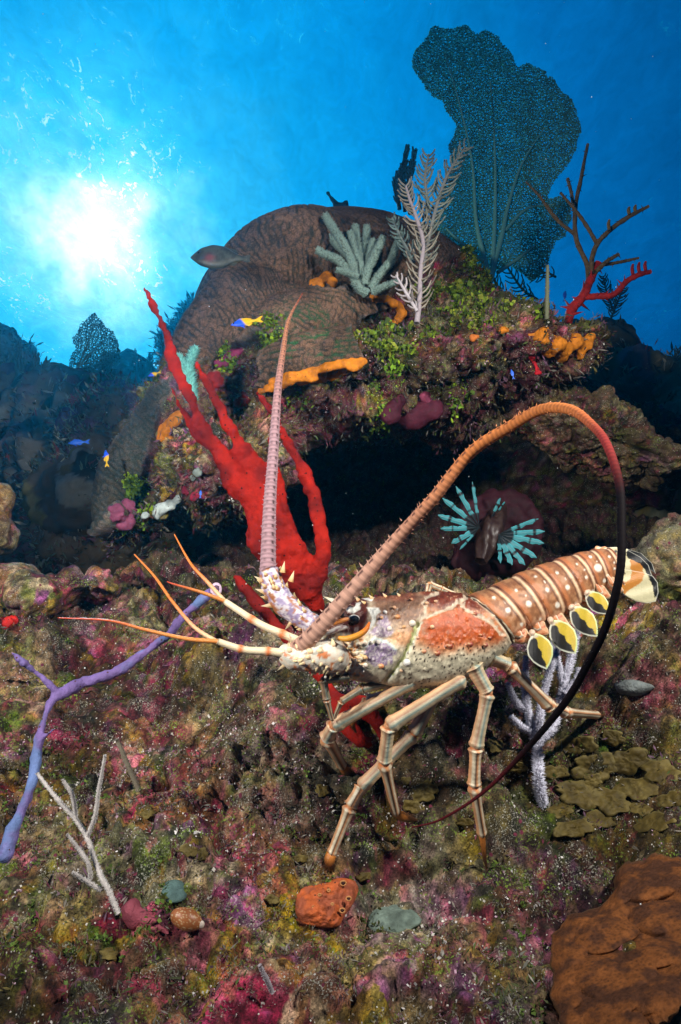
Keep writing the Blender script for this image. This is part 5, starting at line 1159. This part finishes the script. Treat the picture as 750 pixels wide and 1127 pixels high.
plume([[(452, 235, 2.15, 3), (450, 205, 2.15, 2.6), (456, 168, 2.15, 1.5)], [(446, 232, 2.2, 2.5), (443, 200, 2.2, 2.2), (448, 164, 2.2, 1.2)], [(440, 230, 2.2, 2.5), (437, 205, 2.2, 2.2), (444, 182, 2.2, 1.2)]], 'dark upright bushy plume in silhouette behind the tall pale plume', 'sea_plume', (.05, .06, .05), (.05, .07, .06), 11, 12, 3, dens=3, pr=1.3, spread=22)
plume([[(30, 455, 2.9, 2.4), (36, 420, 2.9, 2), (40, 392, 2.9, 1.2)], [(26, 458, 2.9, 2.2), (22, 425, 2.9, 2), (20, 378, 2.9, 1)]], 'dim feathery plume on the dark rock at the far left', 'sea_plume', (.10, .13, .10), (.10, .14, .11), 12, 13, 4, dens=2, pr=1.0, spread=35)
plume([[(592, 330, 2.3, 1.6), (575, 318, 2.3, 1.4), (556, 290, 2.3, 1)], [(560, 330, 2.3, 1.6), (545, 310, 2.3, 1.4), (540, 285, 2.3, 1)], [(612, 305, 2.35, 1.4), (600, 300, 2.35, 1.2), (585, 306, 2.35, .8)]], 'sparse blue grey plume at the foot of the big sea fan', 'sea_plume', (.14, .18, .16), (.14, .18, .16), 13, 16, 7, dens=2, pr=.8)
plume([[(672, 352, 3.0, 1.4), (680, 332, 3.0, 1.2), (686, 318, 3.0, .8)], [(676, 345, 3.0, 1.2), (668, 322, 3.0, 1), (664, 305, 3.0, .8)]], 'faint small plume on the dark rocks behind the red tree sponge', 'sea_plume', (.08, .12, .10), (.08, .12, .10), 14, 13, 4, dens=1, pr=.7)
plume([[(738, 440, 3.5, 2), (742, 415, 3.5, 1.6), (746, 385, 3.5, 1)], [(722, 440, 3.5, 2), (716, 418, 3.5, 1.6), (712, 398, 3.5, 1)]], 'dim plume on the rocks at the right edge', 'sea_plume', (.07, .10, .09), (.07, .10, .09), 15, 12, 4, dens=1, pr=.8)
plume([[(152, 425, 4.4, 2.2), (152, 405, 4.4, 1.8), (148, 388, 4.4, 1)], [(158, 425, 4.4, 2), (163, 408, 4.4, 1.6), (166, 392, 4.4, 1)]], 'hazy little plume on the pale rock mound far off', 'sea_plume', (.12, .16, .12), (.12, .16, .12), 17, 9, 4, dens=1, pr=.8, spread=40)
plume([[(44, 440, 2.9, 2.4), (46, 418, 2.9, 2), (52, 398, 2.9, 1.2)], [(50, 442, 2.9, 2), (60, 425, 2.9, 1.6), (68, 412, 2.9, 1)]], 'dim bushy plume just left of the foot of the small sea fan', 'sea_plume', (.10, .14, .10), (.12, .16, .12), 18, 12, 4, dens=2, pr=.9, spread=40)
plume([[(178, 405, 2.6, 1.4), (180, 385, 2.6, 1.2), (176, 368, 2.6, .8)], [(180, 402, 2.6, 1.2), (188, 386, 2.6, 1), (186, 366, 2.6, .7)]], 'thin wispy plume just left of the tallest red sponge arm', 'sea_plume', (.08, .12, .10), (.08, .12, .10), 19, 8, 6, dens=1, pr=.6, spread=30)
# little turquoise polyp stalks beside the red sponge
gorg([[(212, 442, 1.30, 5), (208, 420, 1.30, 6), (206, 402, 1.30, 5)], [(205, 410, 1.30, 4), (200, 398, 1.30, 4), (196, 392, 1.30, 3.5)], [(208, 400, 1.30, 4), (212, 390, 1.30, 4), (216, 382, 1.30, 3)]], 'small turquoise tufted soft coral left of the red sponge arm', 'soft_coral', 'soft coral', (.10, .34, .32), True, (.20, .55, .50), seed=16, dens=16, plen=1.1)

# sea fans
def sea_fan(outline, base, Y, label, edge, rad, col, veins, seed, bow=.10, group=None, fringe=True):
    root = empty('sea_fan', W(base[0], base[1], Y), label, 'sea fan', group); r_ = np.random.default_rng(seed); o = np.array(outline, float)
    cx, cy = o.mean(0); yy = lambda x, y: Y+bow*math.sin((x-cx)*.018+1)+bow*.5*math.sin((y-cy)*.02+(x-cx)*.01)
    vm_ = np.vectorize(yy)
    x0, y0_ = o.min(0); x1, y1_ = o.max(0); a = edge*math.sqrt(3); rows = int((y1_-y0_)/(edge*1.5))+3; cols = int((x1-x0)/a)+3
    nodes = {}; E = []
    def key(x, y): return (round(x/(edge*.4)), round(y/(edge*.4)))
    for r in range(rows):
        for c in range(cols):
            hx_ = x0+c*a+(a/2 if r % 2 else 0); hy_ = y0_+r*edge*1.5
            cor = [(hx_+edge*math.sin(t), hy_-edge*math.cos(t)) for t in np.arange(6)*math.pi/3]
            for i in (0, 1, 2): E.append((*cor[i], *cor[i+1]))
    E = np.array(E); jit = lambda x, y: np.stack([x+edge*1.1*vnoise(np.stack([x/edge*.9, y/edge*.9, x*0+seed], 1), 1)+6*fbm(np.stack([x*.03, y*.03, x*0], 1), 2, 9), y+edge*1.1*vnoise(np.stack([x/edge*.9, y/edge*.9, x*0+seed+5], 1), 2)], 1)
    A = jit(E[:, 0], E[:, 1]); B = jit(E[:, 2], E[:, 3]); mx_ = (A+B)/2; wob = 6*fbm(np.stack([mx_[:, 0]*.08, mx_[:, 1]*.08, mx_[:, 0]*0], 1), 3, seed)
    keep = polydist(mx_[:, 0], mx_[:, 1], o) > wob*.6
    keep &= fbm(np.stack([mx_[:, 0]*.05, mx_[:, 1]*.05, mx_[:, 0]*0+3], 1), 3, seed+2) > -.68
    A = A[keep]; B = B[keep]
    PA = np.array([W(x, y, yy(x, y)) for x, y in A]); PB = np.array([W(x, y, yy(x, y)) for x, y in B]); m = mpp(cy, Y); D = PB-PA; Dn = D/(np.linalg.norm(D, axis=1, keepdims=True)+1e-9)
    u = np.cross(Dn, np.array([0, 1., 0])); u /= np.linalg.norm(u, axis=1, keepdims=True)+1e-9; w = np.cross(Dn, u); n = len(PA)
    rr = rad*m*(.7+.7*r_.random(n))[:, None]; ang3 = [(0, 1), (.87, -.5), (-.87, -.5)]
    V = np.stack([PA+u*s_*rr+w*c_*rr for s_, c_ in ang3]+[PB+u*s_*rr+w*c_*rr for s_, c_ in ang3], 1).reshape(-1, 3); b_ = np.arange(n)*6
    Fq = np.concatenate([np.stack([b_+i, b_+(i+1) % 3, b_+3+(i+1) % 3, b_+3+i], 1) for i in range(3)])
    cc = np.repeat(np.tile(C(*col), (n, 1))*(.75+.6*r_.random((n, 1))), 6, 0)
    pal = np.repeat((r_.random(n) < .04), 6); cc[pal] = cc[pal]*1.5+.02
    mb = MB(); mb.add(V, Fq, cc); me = mb.build('mesh_blade', M['fan'], root); tag(me, kind='stuff')
    for v in veins:
        mb = MB(); P, R = chain([(x, y, yy(x, y)-.006, r) for x, y, r in v], 40); tube(mb, P, R, 8, col=C(*col)*1.3); mb.build('rib', M['soft'], root)
    return root
FAN = [(452, 72), (456, 58), (466, 46), (473, 32), (482, 28), (498, 33), (512, 28), (524, 36), (534, 34), (548, 40), (562, 56), (570, 75), (580, 70), (594, 76), (608, 86), (614, 98), (624, 104), (632, 118), (636, 130), (641, 144), (634, 160), (628, 176), (614, 196), (602, 215), (600, 222), (616, 214), (626, 224), (630, 240), (624, 256), (610, 270), (604, 290), (596, 300), (586, 310), (574, 300), (562, 290), (545, 300), (525, 298), (506, 290), (490, 285), (478, 268), (476, 245), (484, 222), (492, 200), (498, 180), (494, 160), (506, 138), (494, 128), (486, 112), (470, 98)]
sea_fan(FAN, (540, 312), 1.95, 'very large dark teal sea fan rising from the right of the coral head', 1.0, .62, (.19, .50, .42),
        [[(538, 315, 4), (544, 290, 3.6), (552, 262, 3), (560, 225, 2.2), (575, 180, 1.4), (600, 140, .7)], [(540, 310, 3.6), (532, 280, 3), (524, 240, 2.2), (520, 180, 1.6), (505, 110, .9), (490, 60, .5)], [(542, 295, 3), (545, 240, 2.2), (545, 170, 1.4), (540, 90, .8)], [(555, 255, 2), (580, 230, 1.6), (610, 225, .8)], [(548, 300, 2.4), (570, 285, 1.8), (590, 270, 1)], [(535, 290, 2.4), (510, 270, 1.8), (490, 250, .9)]], 3)
sea_fan([(72, 410), (76, 395), (84, 385), (82, 372), (88, 358), (96, 350), (104, 345), (112, 350), (116, 360), (126, 364), (131, 376), (133, 392), (124, 402), (118, 412), (100, 414), (90, 408), (84, 412)], (78, 418), 3.1, 'small pale blue sea fan standing on the dark rock in the far left background', 1.1, .60, (.12, .22, .18),
        [[(78, 418, 1.6), (90, 400, 1.2), (104, 385, .8), (118, 372, .5)], [(84, 408, 1.2), (96, 380, .8), (104, 358, .5)], [(88, 402, 1), (108, 396, .7), (124, 392, .5)]], 4, bow=.05)
sea_fan([(196, 372), (200, 352), (206, 338), (216, 330), (228, 325), (232, 338), (226, 352), (214, 362), (204, 378)], (200, 380), 3.0, 'dim blue sea fan half hidden behind the left shoulder of the coral head', 1.6, .6, (.06, .09, .08), [[(198, 380, 1.4), (208, 358, 1), (222, 340, .6)]], 5, bow=.04)

# dark sponge fingers behind the top of the coral head
dk = cst(.035, .03, .035)
soft([[(355, 262, 2.25, 16), (372, 258, 2.25, 18), (385, 255, 2.25, 14)], [(386, 250, 2.22, 5), (378, 232, 2.2, 5), (368, 222, 2.2, 5), (361, 213, 2.2, 4)], [(386, 248, 2.22, 4), (384, 235, 2.2, 3.5), (381, 220, 2.2, 3.5)], [(352, 250, 2.25, 4), (352, 230, 2.2, 3)], [(340, 252, 2.25, 5), (334, 250, 2.25, 3)]], .014, dk, 'sponge', 'dark_sponge', 'dark tube sponge with three fingers in silhouette on top of the coral head', 'sponge', 1, 3, .8, lambda V: .006*fbm(V*20, 3, 3))

# red sponge overgrown tree on the right
tr = empty('tree_sponge', W(624, 358, 1.62), 'thin branching tree overgrown with red sponge at the right end of the ledge', 'sponge')
RC = C(.50, .025, .02); TC = C(.22, .14, .06)
for ch, cc_ in (([(624, 358, 1.62, 5), (630, 340, 1.62, 5.4), (642, 326, 1.61, 5.2), (650, 308, 1.61, 4.6), (658, 290, 1.61, 4)], RC), ([(641, 327, 1.61, 3.8), (660, 326, 1.60, 3.4), (676, 324, 1.59, 3.4), (690, 310, 1.58, 3.2), (702, 303, 1.57, 3), (716, 299, 1.57, 2.4)], RC),
                ([(648, 308, 1.61, 3), (646, 290, 1.62, 2.8), (636, 268, 1.63, 2.6), (633, 250, 1.63, 2.4), (634, 225, 1.64, 2.3), (640, 195, 1.65, 2.1), (647, 159, 1.66, 1.5)], TC), ([(633, 258, 1.63, 2.2), (618, 246, 1.62, 2), (607, 234, 1.62, 2), (594, 216, 1.61, 1.5), (579, 200, 1.61, .9)], TC), ([(632, 232, 1.64, 1.8), (629, 212, 1.65, 1.8), (625, 197, 1.66, 1.8)], TC),
                ([(651, 302, 1.6, 2.8), (652, 284, 1.6, 2.8), (658, 268, 1.6, 2.8), (671, 254, 1.59, 2.6), (690, 240, 1.58, 2.6), (714, 227, 1.57, 1.6)], TC), ([(657, 268, 1.6, 2.4), (648, 252, 1.6, 2), (634, 232, 1.59, 1.8), (617, 212, 1.58, 1.2)], TC), ([(655, 300, 1.6, 2.6), (668, 288, 1.6, 2.4), (681, 280, 1.6, 1.8)], TC), ([(662, 292, 1.61, 1.8), (685, 288, 1.62, 1.8), (703, 284, 1.62, 1.3)], TC)):
    mb = MB(); P, R = chain(ch, 40); tube(mb, P, R, 10, col=lambda t, a: np.tile(cc_, (len(t), 1))*(1+.4*fbm(np.stack([t*30, a, a*0], 1), 2, 4))[:, None], disp=lambda t, a: .35*fbm(np.stack([t*22, np.cos(a)*1.5, np.sin(a)*1.5], 1), 3, 5))
    kk = rng.integers(3, 39, 12); D = rng.normal(size=(12, 3)); cones(mb, P[kk], D+np.array([0, 0, .6]), R[kk]*3.2, R[kk]*.5, cc_, 5)
    mb.build('branch', M['sponge'], tr)
for (px, py, L_) in ((697, 300, 9), (704, 298, 9), (711, 296, 8), (671, 251, 9), (693, 234, 6), (700, 232, 6)): mb = MB(); P, R = chain([(px, py+3, 1.575, 1.8), (px-1, py-L_*.5, 1.575, 1.9), (px, py-L_, 1.575, 1.2)], 8); tube(mb, P, R, 7, col=RC if py > 280 else C(.3, .18, .05)); mb.build('knob', M['sponge'], tr)

# ------------------------------------------------------------------ small stony corals at the left edge
def knobs(pts, col, name, label, cat='coral', group=None):
    return crust(pts, .0045, col, name, label, cat, 'coral', .9, group, disp=.003)
knobs([(4, 618, 9), (14, 622, 9), (8, 632, 9), (0, 630, 9), (16, 632, 7)], (.22, .22, .15), 'finger_coral', 'pale knobbly coral at the left edge of the slope', group='knobbly corals on the left')
knobs([(34, 614, 7), (44, 611, 7), (50, 616, 6), (40, 622, 9), (44, 632, 12), (40, 645, 14)], (.17, .11, .08), 'finger_coral', 'small pale topped knobbly coral second from the left edge', group='knobbly corals on the left')
rock([(-4, 556, 1.25, .028, .05, .045, 0), (-5, 585, 1.22, .032, .06, .04, 0), (5, 640, 1.15, .05, .06, .03, 0)], 161, 'rounded brown coral boulder stacked at the left edge', .006, 1, .35, tint=(.20, .08, .03), cat='coral', name='boulder_coral')
rock([(95, 645, 1.13, .06, .06, .04, 0), (45, 655, 1.10, .06, .06, .04, 0)], 163, 'low crusted rock behind the top of the purple sponge', .008, 1, .6)
# cowrie like shell
mb = MB(); q = S(206, 1012, .010, [0]); m = mpp(1012, q[1]); al = math.radians(-18); Rm = np.array([[math.cos(al), 0, -math.sin(al)], [0, 1, 0], [math.sin(al), 0, math.cos(al)]])
def shc(P):
    a, b, i = worley(P/.0022, 71); return mixc(np.tile(C(.30, .10, .03), (len(P), 1)), np.tile(C(.55, .40, .22), (len(P), 1)), (a < .35)*.7)
V, Fc = ico(5); V = V*np.array([19*m, 10*m, 11*m])*(1-.25*(V[:, :1] > 0)*V[:, :1]**2*np.array([0, 1, 1])); V = V@Rm.T+q
mb.add(V, Fc, shc(V)); V2, F2 = ico(3); mb.add((V2*np.array([3.5*m, 3*m, 4*m])+np.array([17*m, -2*m, 1*m]))@Rm.T+q, F2, C(.60, .50, .40)); tag(mb.build('sea_shell', M['fish']), 'oval orange spotted shell lying on the slope below the teal coral disc', 'shell')

# ================================================================== fish
def fish(px, py, Y, Lpx, deg, prof, colf, label, name, fins, group=None, eye=(.80, .12, .05), pitchy=0.0, cat='fish', fincol=None):
    root = empty(name, W(px, py, Y), label, cat, group); Lm = Lpx*mpp(py, Y); a = math.radians(deg)
    X = np.array([math.cos(a)*math.cos(pitchy), math.sin(pitchy), math.sin(a)]); X /= np.linalg.norm(X); Yv = np.cross(X, np.array([0, 0, 1.])); Yv /= np.linalg.norm(Yv); Z = np.cross(Yv, X)
    if abs(deg) > 90: pass
    B = np.stack([X, Yv, Z*1.0], 0); org_ = W(px, py, Y)
    flipz = -1 if Z[2] < 0 else 1; B[2] *= flipz
    def to(P): return org_+(np.asarray(P)*Lm)@B
    t = np.array([p[0] for p in prof]); ts = np.linspace(0, 1, 48); tp = np.interp(ts, t, [p[1] for p in prof]); bt = np.interp(ts, t, [p[2] for p in prof]); hw = np.interp(ts, t, [p[3] for p in prof])
    ker = np.array([.25, .5, .25])
    for _ in range(3): tp[1:-1] = np.convolve(tp, ker, 'valid'); bt[1:-1] = np.convolve(bt, ker, 'valid'); hw[1:-1] = np.convolve(hw, ker, 'valid')
    th = np.arange(24)*2*math.pi/24; V = []; K = []
    for i in range(48):
        zc = (tp[i]+bt[i])/2; h = (tp[i]-bt[i])/2
        for b_ in th: V.append((.5-ts[i], hw[i]*math.sin(b_), zc+h*math.cos(b_))); K.append((ts[i], zc+h*math.cos(b_)))
    K = np.array(K); mb = MB(); V = np.array(V); mb.add(to(V), grid_faces(48, 24, wv=True), colf(K[:, 0], K[:, 1], V))
    for s_ in (0, 47):
        c_ = V[s_*24:(s_+1)*24]; ctr = c_.mean(0); mb.add(to(np.vstack([c_, ctr])), np.array([[j, (j+1) % 24, 24] for j in range(24)]), colf(K[s_*24:s_*24+1, 0].repeat(25), K[s_*24:s_*24+1, 1].repeat(25), np.vstack([c_, ctr])))
    mb.build('body', M['fish'], root)
    for nm, poly, thk in fins:
        p = np.array(poly, float); n = len(p); c_ = p.mean(0); ring = []
        for sgn in (-1, 1):
            for k_ in (0, .5, 1.0): ring += [(.5-(c_+(q-c_)*k_)[0], sgn*thk*(1-k_**2), (c_+(q-c_)*k_)[1]) for q in p]
        ring = np.array(ring); gf = grid_faces(3, n, wv=True); mb = MB(); mb.add(to(ring), [gf, gf[:, ::-1]+3*n], (fincol or colf)(.5-ring[:, 0], ring[:, 2], ring)); mb.build(nm, M['fish'], root)
    for s_ in (-1, 1):
        mb = MB(); e = eye; blob(mb, to([(.5-e[0], s_*float(np.interp(e[0], ts, hw))*.86, e[1])])[0], e[2]*Lm, C(.008, .008, .01), 2); mb.build('eye', M['eye'], root)
    return root
GR = [(0, .0, -.02, .01), (.06, .075, -.07, .04), (.18, .19, -.16, .08), (.38, .26, -.22, .10), (.6, .23, -.20, .09), (.8, .10, -.08, .05), (.9, .055, -.045, .03), (1, .05, -.045, .015)]
def grc(t, z, V): 
    c = mixc(np.tile(C(.06, .07, .06), (len(t), 1)), np.tile(C(.03, .035, .035), (len(t), 1)), sstep(-.1, .3, fbm(V*14, 3, 4)))
    return mixc(c, np.tile(C(.25, .05, .06), (len(t), 1)), np.exp(-(((t-.36)/.08)**2+((z+.06)/.06)**2))*.8)
fish(241, 284, 1.25, 62, 178, GR, grc, 'dark heavy bodied reef fish in silhouette just above the left of the coral head', 'reef_fish',
     [('tail_fin', [(.93, .04), (1.0, .085), (1.06, .08), (1.05, 0), (1.06, -.06), (1.0, -.08), (.93, -.04)], .008), ('dorsal_fin', [(.22, .15), (.35, .24), (.6, .235), (.80, .17), (.86, .10), (.8, .08), (.5, .17)], .008), ('anal_fin', [(.62, -.14), (.78, -.15), (.84, -.09), (.8, -.06)], .008), ('pelvic_fin', [(.36, -.15), (.48, -.21), (.46, -.13)], .008)], eye=(.15, .05, .022))
BS = [(0, .0, -.01, .01), (.08, .06, -.05, .03), (.25, .13, -.12, .055), (.45, .15, -.13, .06), (.7, .09, -.08, .04), (.88, .045, -.04, .02), (1, .04, -.035, .01)]
def basslet(t, z, V): return mixc(np.tile(C(.02, .10, .85), (len(t), 1)), np.tile(C(.80, .48, .01), (len(t), 1)), sstep(.42, .52, t+z*.5)).astype(np.float32)
def basslet2(t, z, V): return mixc(np.tile(C(.80, .42, .01), (len(t), 1)), np.tile(C(.03, .10, .75), (len(t), 1)), sstep(.5, .6, t)).astype(np.float32)
def blue(t, z, V): return (np.tile(C(.03, .14, .70), (len(t), 1))).astype(np.float32)
FN = [('tail_fin', [(.92, .04), (1.12, .13), (1.22, .14), (1.10, 0), (1.20, -.13), (1.10, -.12), (.92, -.035)], .006), ('dorsal_fin', [(.22, .12), (.35, .20), (.62, .17), (.80, .10), (.7, .07), (.45, .12)], .006), ('anal_fin', [(.5, -.11), (.66, -.18), (.80, -.10), (.7, -.06)], .006), ('pelvic_fin', [(.32, -.11), (.50, -.24), (.45, -.10)], .006)]
gB = 'small blue and yellow reef fish'
fish(269, 355, 1.22, 30, 192, BS, basslet, 'tiny blue fronted yellow tailed fish hovering over the sheet coral', 'basslet', FN, gB, (.12, .03, .03))
fish(169, 412, 1.5, 13, 200, BS, basslet, 'tiny blue and yellow fish left of the red sponge arm', 'basslet', FN, gB, (.12, .03, .03))
fish(117, 503, 1.4, 17, 100, BS, basslet, 'tiny fish hanging tail down with a yellow belly in front of the dark rocks', 'basslet', FN, gB, (.12, .03, .03))
fish(85, 487, 1.6, 20, 184, BS, blue, 'small plain blue fish over the dark rocks on the left', 'blue_fish', FN, gB, (.12, .03, .03))
fish(622, 325, 1.9, 12, 80, BS, blue, 'tiny dark blue fish beside the thin upright rod', 'blue_fish', FN, gB, (.12, .03, .03))
fish(651, 370, 1.5, 12, 20, BS, basslet2, 'tiny blue fish touching the tip of the large orange sponge', 'basslet', FN, gB, (.12, .03, .03))
fish(564, 411, 1.3, 10, 100, BS, blue, 'tiny blue fish below the ledge left of the bright red sponge', 'blue_fish', FN, gB, (.12, .03, .03))
fish(221, 543, 1.25, 8, 90, BS, blue, 'tiny blue fish right of the white sponge patch', 'blue_fish', FN, gB, (.12, .03, .03))
# lionfish hiding in the cave
YL = 1.42
lf_ = empty('lionfish', W(540, 590, YL), 'dark lionfish with fanned banded turquoise fins hiding in the shade above the lobster', 'fish')
mb = MB(); P, R = chain([(553, 556, YL+.05, 5), (547, 568, YL+.03, 10), (540, 584, YL, 13), (534, 604, YL-.01, 11), (529, 618, YL-.02, 6)], 50)
tube(mb, P, R, 28, col=lambda t, a: mixc(np.tile(C(.030, .014, .012), (len(t), 1)), np.tile(C(.055, .035, .028), (len(t), 1)), (fbm(np.stack([t*22, np.cos(a)*2, np.sin(a)*2], 1), 2, 8) > .25)*.8), flat=1.1, disp=lambda t, a: .12*np.sin(a*5+t*9)+.1*fbm(np.stack([t*15, a, a*0], 1), 2, 3)); mb.build('body', M['fish'], lf_)
def ray_fin(o, tip, w, seed, name='fin_ray', Y0=YL-.03, Y1=YL-.05):
    r_ = np.random.default_rng(seed); b = np.array(o, float); t = np.array(tip, float); a = t-b; L = np.hypot(*a); nrm_ = np.array([-a[1], a[0]])/L
    s_ = np.linspace(0, 1, 30); hw = w*np.clip(s_*3.2, .15, 1)*np.clip((1.02-s_)*7, .12, 1); jag = 1+.22*np.sin(s_*24+seed)+.06*r_.normal(size=30)
    mb = MB(); V = []; K = []
    for side in (-1, 1):
        for i in range(30):
            c_ = b+a*s_[i]; Yy = Y0+(Y1-Y0)*s_[i]
            for v in (-1, -.35, .35, 1):
                q = c_+nrm_*hw[i]*v*(jag[i] if v > 0 else 1); V.append(W(q[0], q[1], Yy+side*.0012*(1-abs(v)*.9)+.004*abs(v)))
                band = math.sin(s_[i]*L*.30+seed*1.3) > .93 or s_[i] < .34
                K.append((.012, .02, .024) if band else ((.05, .24, .27) if abs(v) < .5 else (.09, .42, .46)))
    gf = grid_faces(30, 4); mb.add(np.array(V), [gf, gf[:, ::-1]+120], np.array(K)); mb.build(name, M['fish'], lf_)
for i, (tx, ty, w) in enumerate([(520, 530, 1.7), (502, 535, 2.5), (487, 548, 2.6), (482, 567, 2.8), (485, 582, 2.6), (497, 598, 2.8), (506, 605, 1.3)]): ray_fin((528, 581), (tx, ty), w, i)
for i, (tx, ty, w) in enumerate([(593, 571, 2.2), (600, 585, 2.8), (599, 598, 3.0), (591, 614, 3.0), (578, 622, 2.8), (564, 622, 2.8), (551, 620, 2.0)]): ray_fin((549, 588), (tx, ty), w, 20+i)
ray_fin((541, 570), (551, 548), 1.6, 41, 'dorsal_spine'); ray_fin((546, 566), (556, 552), 1.0, 42, 'dorsal_spine')
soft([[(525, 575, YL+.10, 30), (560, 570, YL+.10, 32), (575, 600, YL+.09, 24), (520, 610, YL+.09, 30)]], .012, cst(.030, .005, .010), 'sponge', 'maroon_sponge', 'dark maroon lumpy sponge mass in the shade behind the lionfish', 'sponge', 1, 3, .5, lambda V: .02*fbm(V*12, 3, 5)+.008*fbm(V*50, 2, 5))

# ================================================================== turf, algae and grains: nobody could count them
def turf_on(V, N, sel, count, seed, size, cols, name, label, up=0.0, blades=5, disc=False):
    r_ = np.random.default_rng(seed); idx = np.nonzero(sel)[0]
    if len(idx) == 0: return
    i = r_.choice(idx, count); base = np.repeat(V[i], blades, 0); Nn = np.repeat(N[i], blades, 0); n = len(base)
    sz = np.repeat(size*(.5+r_.random(count)**2*1.3), blades); base = base+r_.normal(size=(n, 3))*sz[:, None]*.7
    D = Nn+r_.normal(size=(n, 3))*.75+np.array([0, 0, up]); D /= np.linalg.norm(D, axis=1, keepdims=True); S_ = np.cross(D, r_.normal(size=(n, 3))); S_ /= np.linalg.norm(S_, axis=1, keepdims=True)
    w = sz*(.55 if disc else .16)*(.6+.8*r_.random(n)); L = sz*(.9 if disc else 1.3)*(.6+.8*r_.random(n))
    A = base; M1 = base+D*L[:, None]*.5; T_ = base+D*L[:, None]
    Q = np.stack([A-D*L[:, None]*.1, M1+S_*w[:, None], T_, M1-S_*w[:, None]], 1).reshape(-1, 3)
    cc = np.array(cols, np.float32); ci = np.repeat(r_.integers(0, len(cc), count), blades); c = cc[ci]*(.6+.8*r_.random((n, 1)))
    MBq = MB(); MBq.add(Q, np.arange(n*4).reshape(n, 4), np.repeat(c, 4, 0)); tag(MBq.build(name, M['algae'], smooth=False), label, kind='stuff')
sx_, sy_ = topx(Pd); vis = (sx_ > -40) & (sx_ < 790) & (sy_ > 560) & (sy_ < 1160) & (Pd[:, 1] < 1.45) & ~inpoly(sx_, sy_, [(600, 1030), (620, 1005), (650, 995), (665, 980), (680, 950), (705, 938), (800, 938), (800, 1150), (600, 1150)])
pat = fbm(Pd*16, 3, 401)
mixcol = [(.10, .08, .02), (.05, .06, .02), (.13, .03, .05), (.09, .09, .07), (.17, .15, .12), (.07, .03, .03), (.06, .09, .02), (.12, .06, .10), (.20, .18, .15)]
turf_on(Pd, N1, vis & (pat > -.1), 11000, 501, .0036, mixcol, 'algal_turf', 'mixed low turf on the slope', blades=4)
turf_on(Pd, N1, vis & (fbm(Pd*10, 3, 402) > .22), 700, 502, .0030, [(.06, .10, .015), (.09, .15, .02), (.06, .07, .01)], 'green_algae', 'green algae tufts on the slope', blades=14, disc=True)
turf_on(Pd, N1, vis & (fbm(Pd*14, 3, 404) > .12), 3500, 503, .0020, [(.50, .48, .42), (.40, .38, .33), (.35, .22, .28), (.55, .52, .5)], 'sand_grains', 'pale grains caught on the slope', blades=3, disc=True)
hsel = (hx > 95) & (hx < 700) & (HN[:, 1] < .6) & (mk < .3)
turf_on(HV2, HN, hsel, 9000, 504, .008, mixcol, 'algal_turf', 'mixed turf on the coral head', blades=5)
gsel = hsel & (hx > 385) & (hx < 600) & (hy < 420) & (fbm(HV*14, 3, 403) > -.12) & (HN[:, 2] > -.15)
turf_on(HV2, HN, gsel, 5200, 505, .0072, [(.12, .20, .015), (.20, .30, .02), (.07, .12, .015), (.26, .30, .03), (.05, .08, .01)], 'green_algae', 'green leafy algae on top of the ledge', blades=7, disc=True, up=.3)
for cx_, cy_, rr_ in ((328, 440, 13), (505, 432, 12), (415, 441, 10), (440, 412, 12), (300, 370, 16), (250, 395, 10), (152, 545, 10), (135, 598, 6), (150, 530, 6), (420, 465, 8)):
    near = ((hx-cx_)**2+((hy-cy_)*.8)**2 < rr_**2) & (HN[:, 1] < .3)
    if near.sum() > 10: turf_on(HV2, HN, near, 150, 600+cx_, .0065, [(.16, .30, .02), (.28, .42, .02), (.10, .18, .02)], 'green_algae', 'bright green algae clump hanging on the reef head', blades=6, disc=True)
turf_on(HV2, HN, hsel & (fbm(HV*14, 3, 404) > .05), 3000, 506, .0032, [(.50, .50, .45), (.42, .3, .34), (.55, .55, .5), (.45, .35, .1)], 'sand_grains', 'pale grains on the coral head', blades=3, disc=True)
for i_, o_ in enumerate([o for o in bpy.data.objects if o.name.startswith('reef_rock') and o.get('group') == 'rocks of the far reef']):
    me_ = o_.data; nv_ = len(me_.vertices); Vf = np.empty(nv_*3, np.float32); me_.vertices.foreach_get('co', Vf); Vf = Vf.reshape(-1, 3)+np.array(o_.location, np.float32); Nf = np.empty(nv_*3, np.float32); me_.vertices.foreach_get('normal', Nf); Nf = Nf.reshape(-1, 3)
    sd_ = float(np.median(Vf[:, 1])); turf_on(Vf, Nf, (Vf[:, 1] < sd_) & (fbm(Vf*3, 2, 5) > -.1), 1500, 700+i_, .020*sd_/3, [(.10, .14, .08), (.20, .24, .14), (.05, .07, .05), (.36, .34, .24), (.22, .05, .05)], 'algal_turf', 'shaggy growth on a far rock', blades=5, up=.4)
for n_, lbl in (('suspended_specks', 'fine drifting particles'),):
    r_ = np.random.default_rng(9); k = 700; px = r_.random(k)*800-25; py = r_.random(k)*1180-20; Yz = .6+r_.random(k)**.7*2.6; mb = MB(); P_ = np.array([W(a_, b_, c_) for a_, b_, c_ in zip(px, py, Yz)])
    v, f = ico(1); n_v = len(v)
    rad_ = .0008*(.4+r_.random(k)); VV = (P_[:, None, :]+v[None]*rad_[:, None, None]).reshape(-1, 3); FF = (f[None]+np.arange(k)[:, None, None]*n_v).reshape(-1, 3); mb.add(VV, FF, C(.6, .65, .65)); tag(mb.build(n_, M['soft']), lbl, kind='stuff')
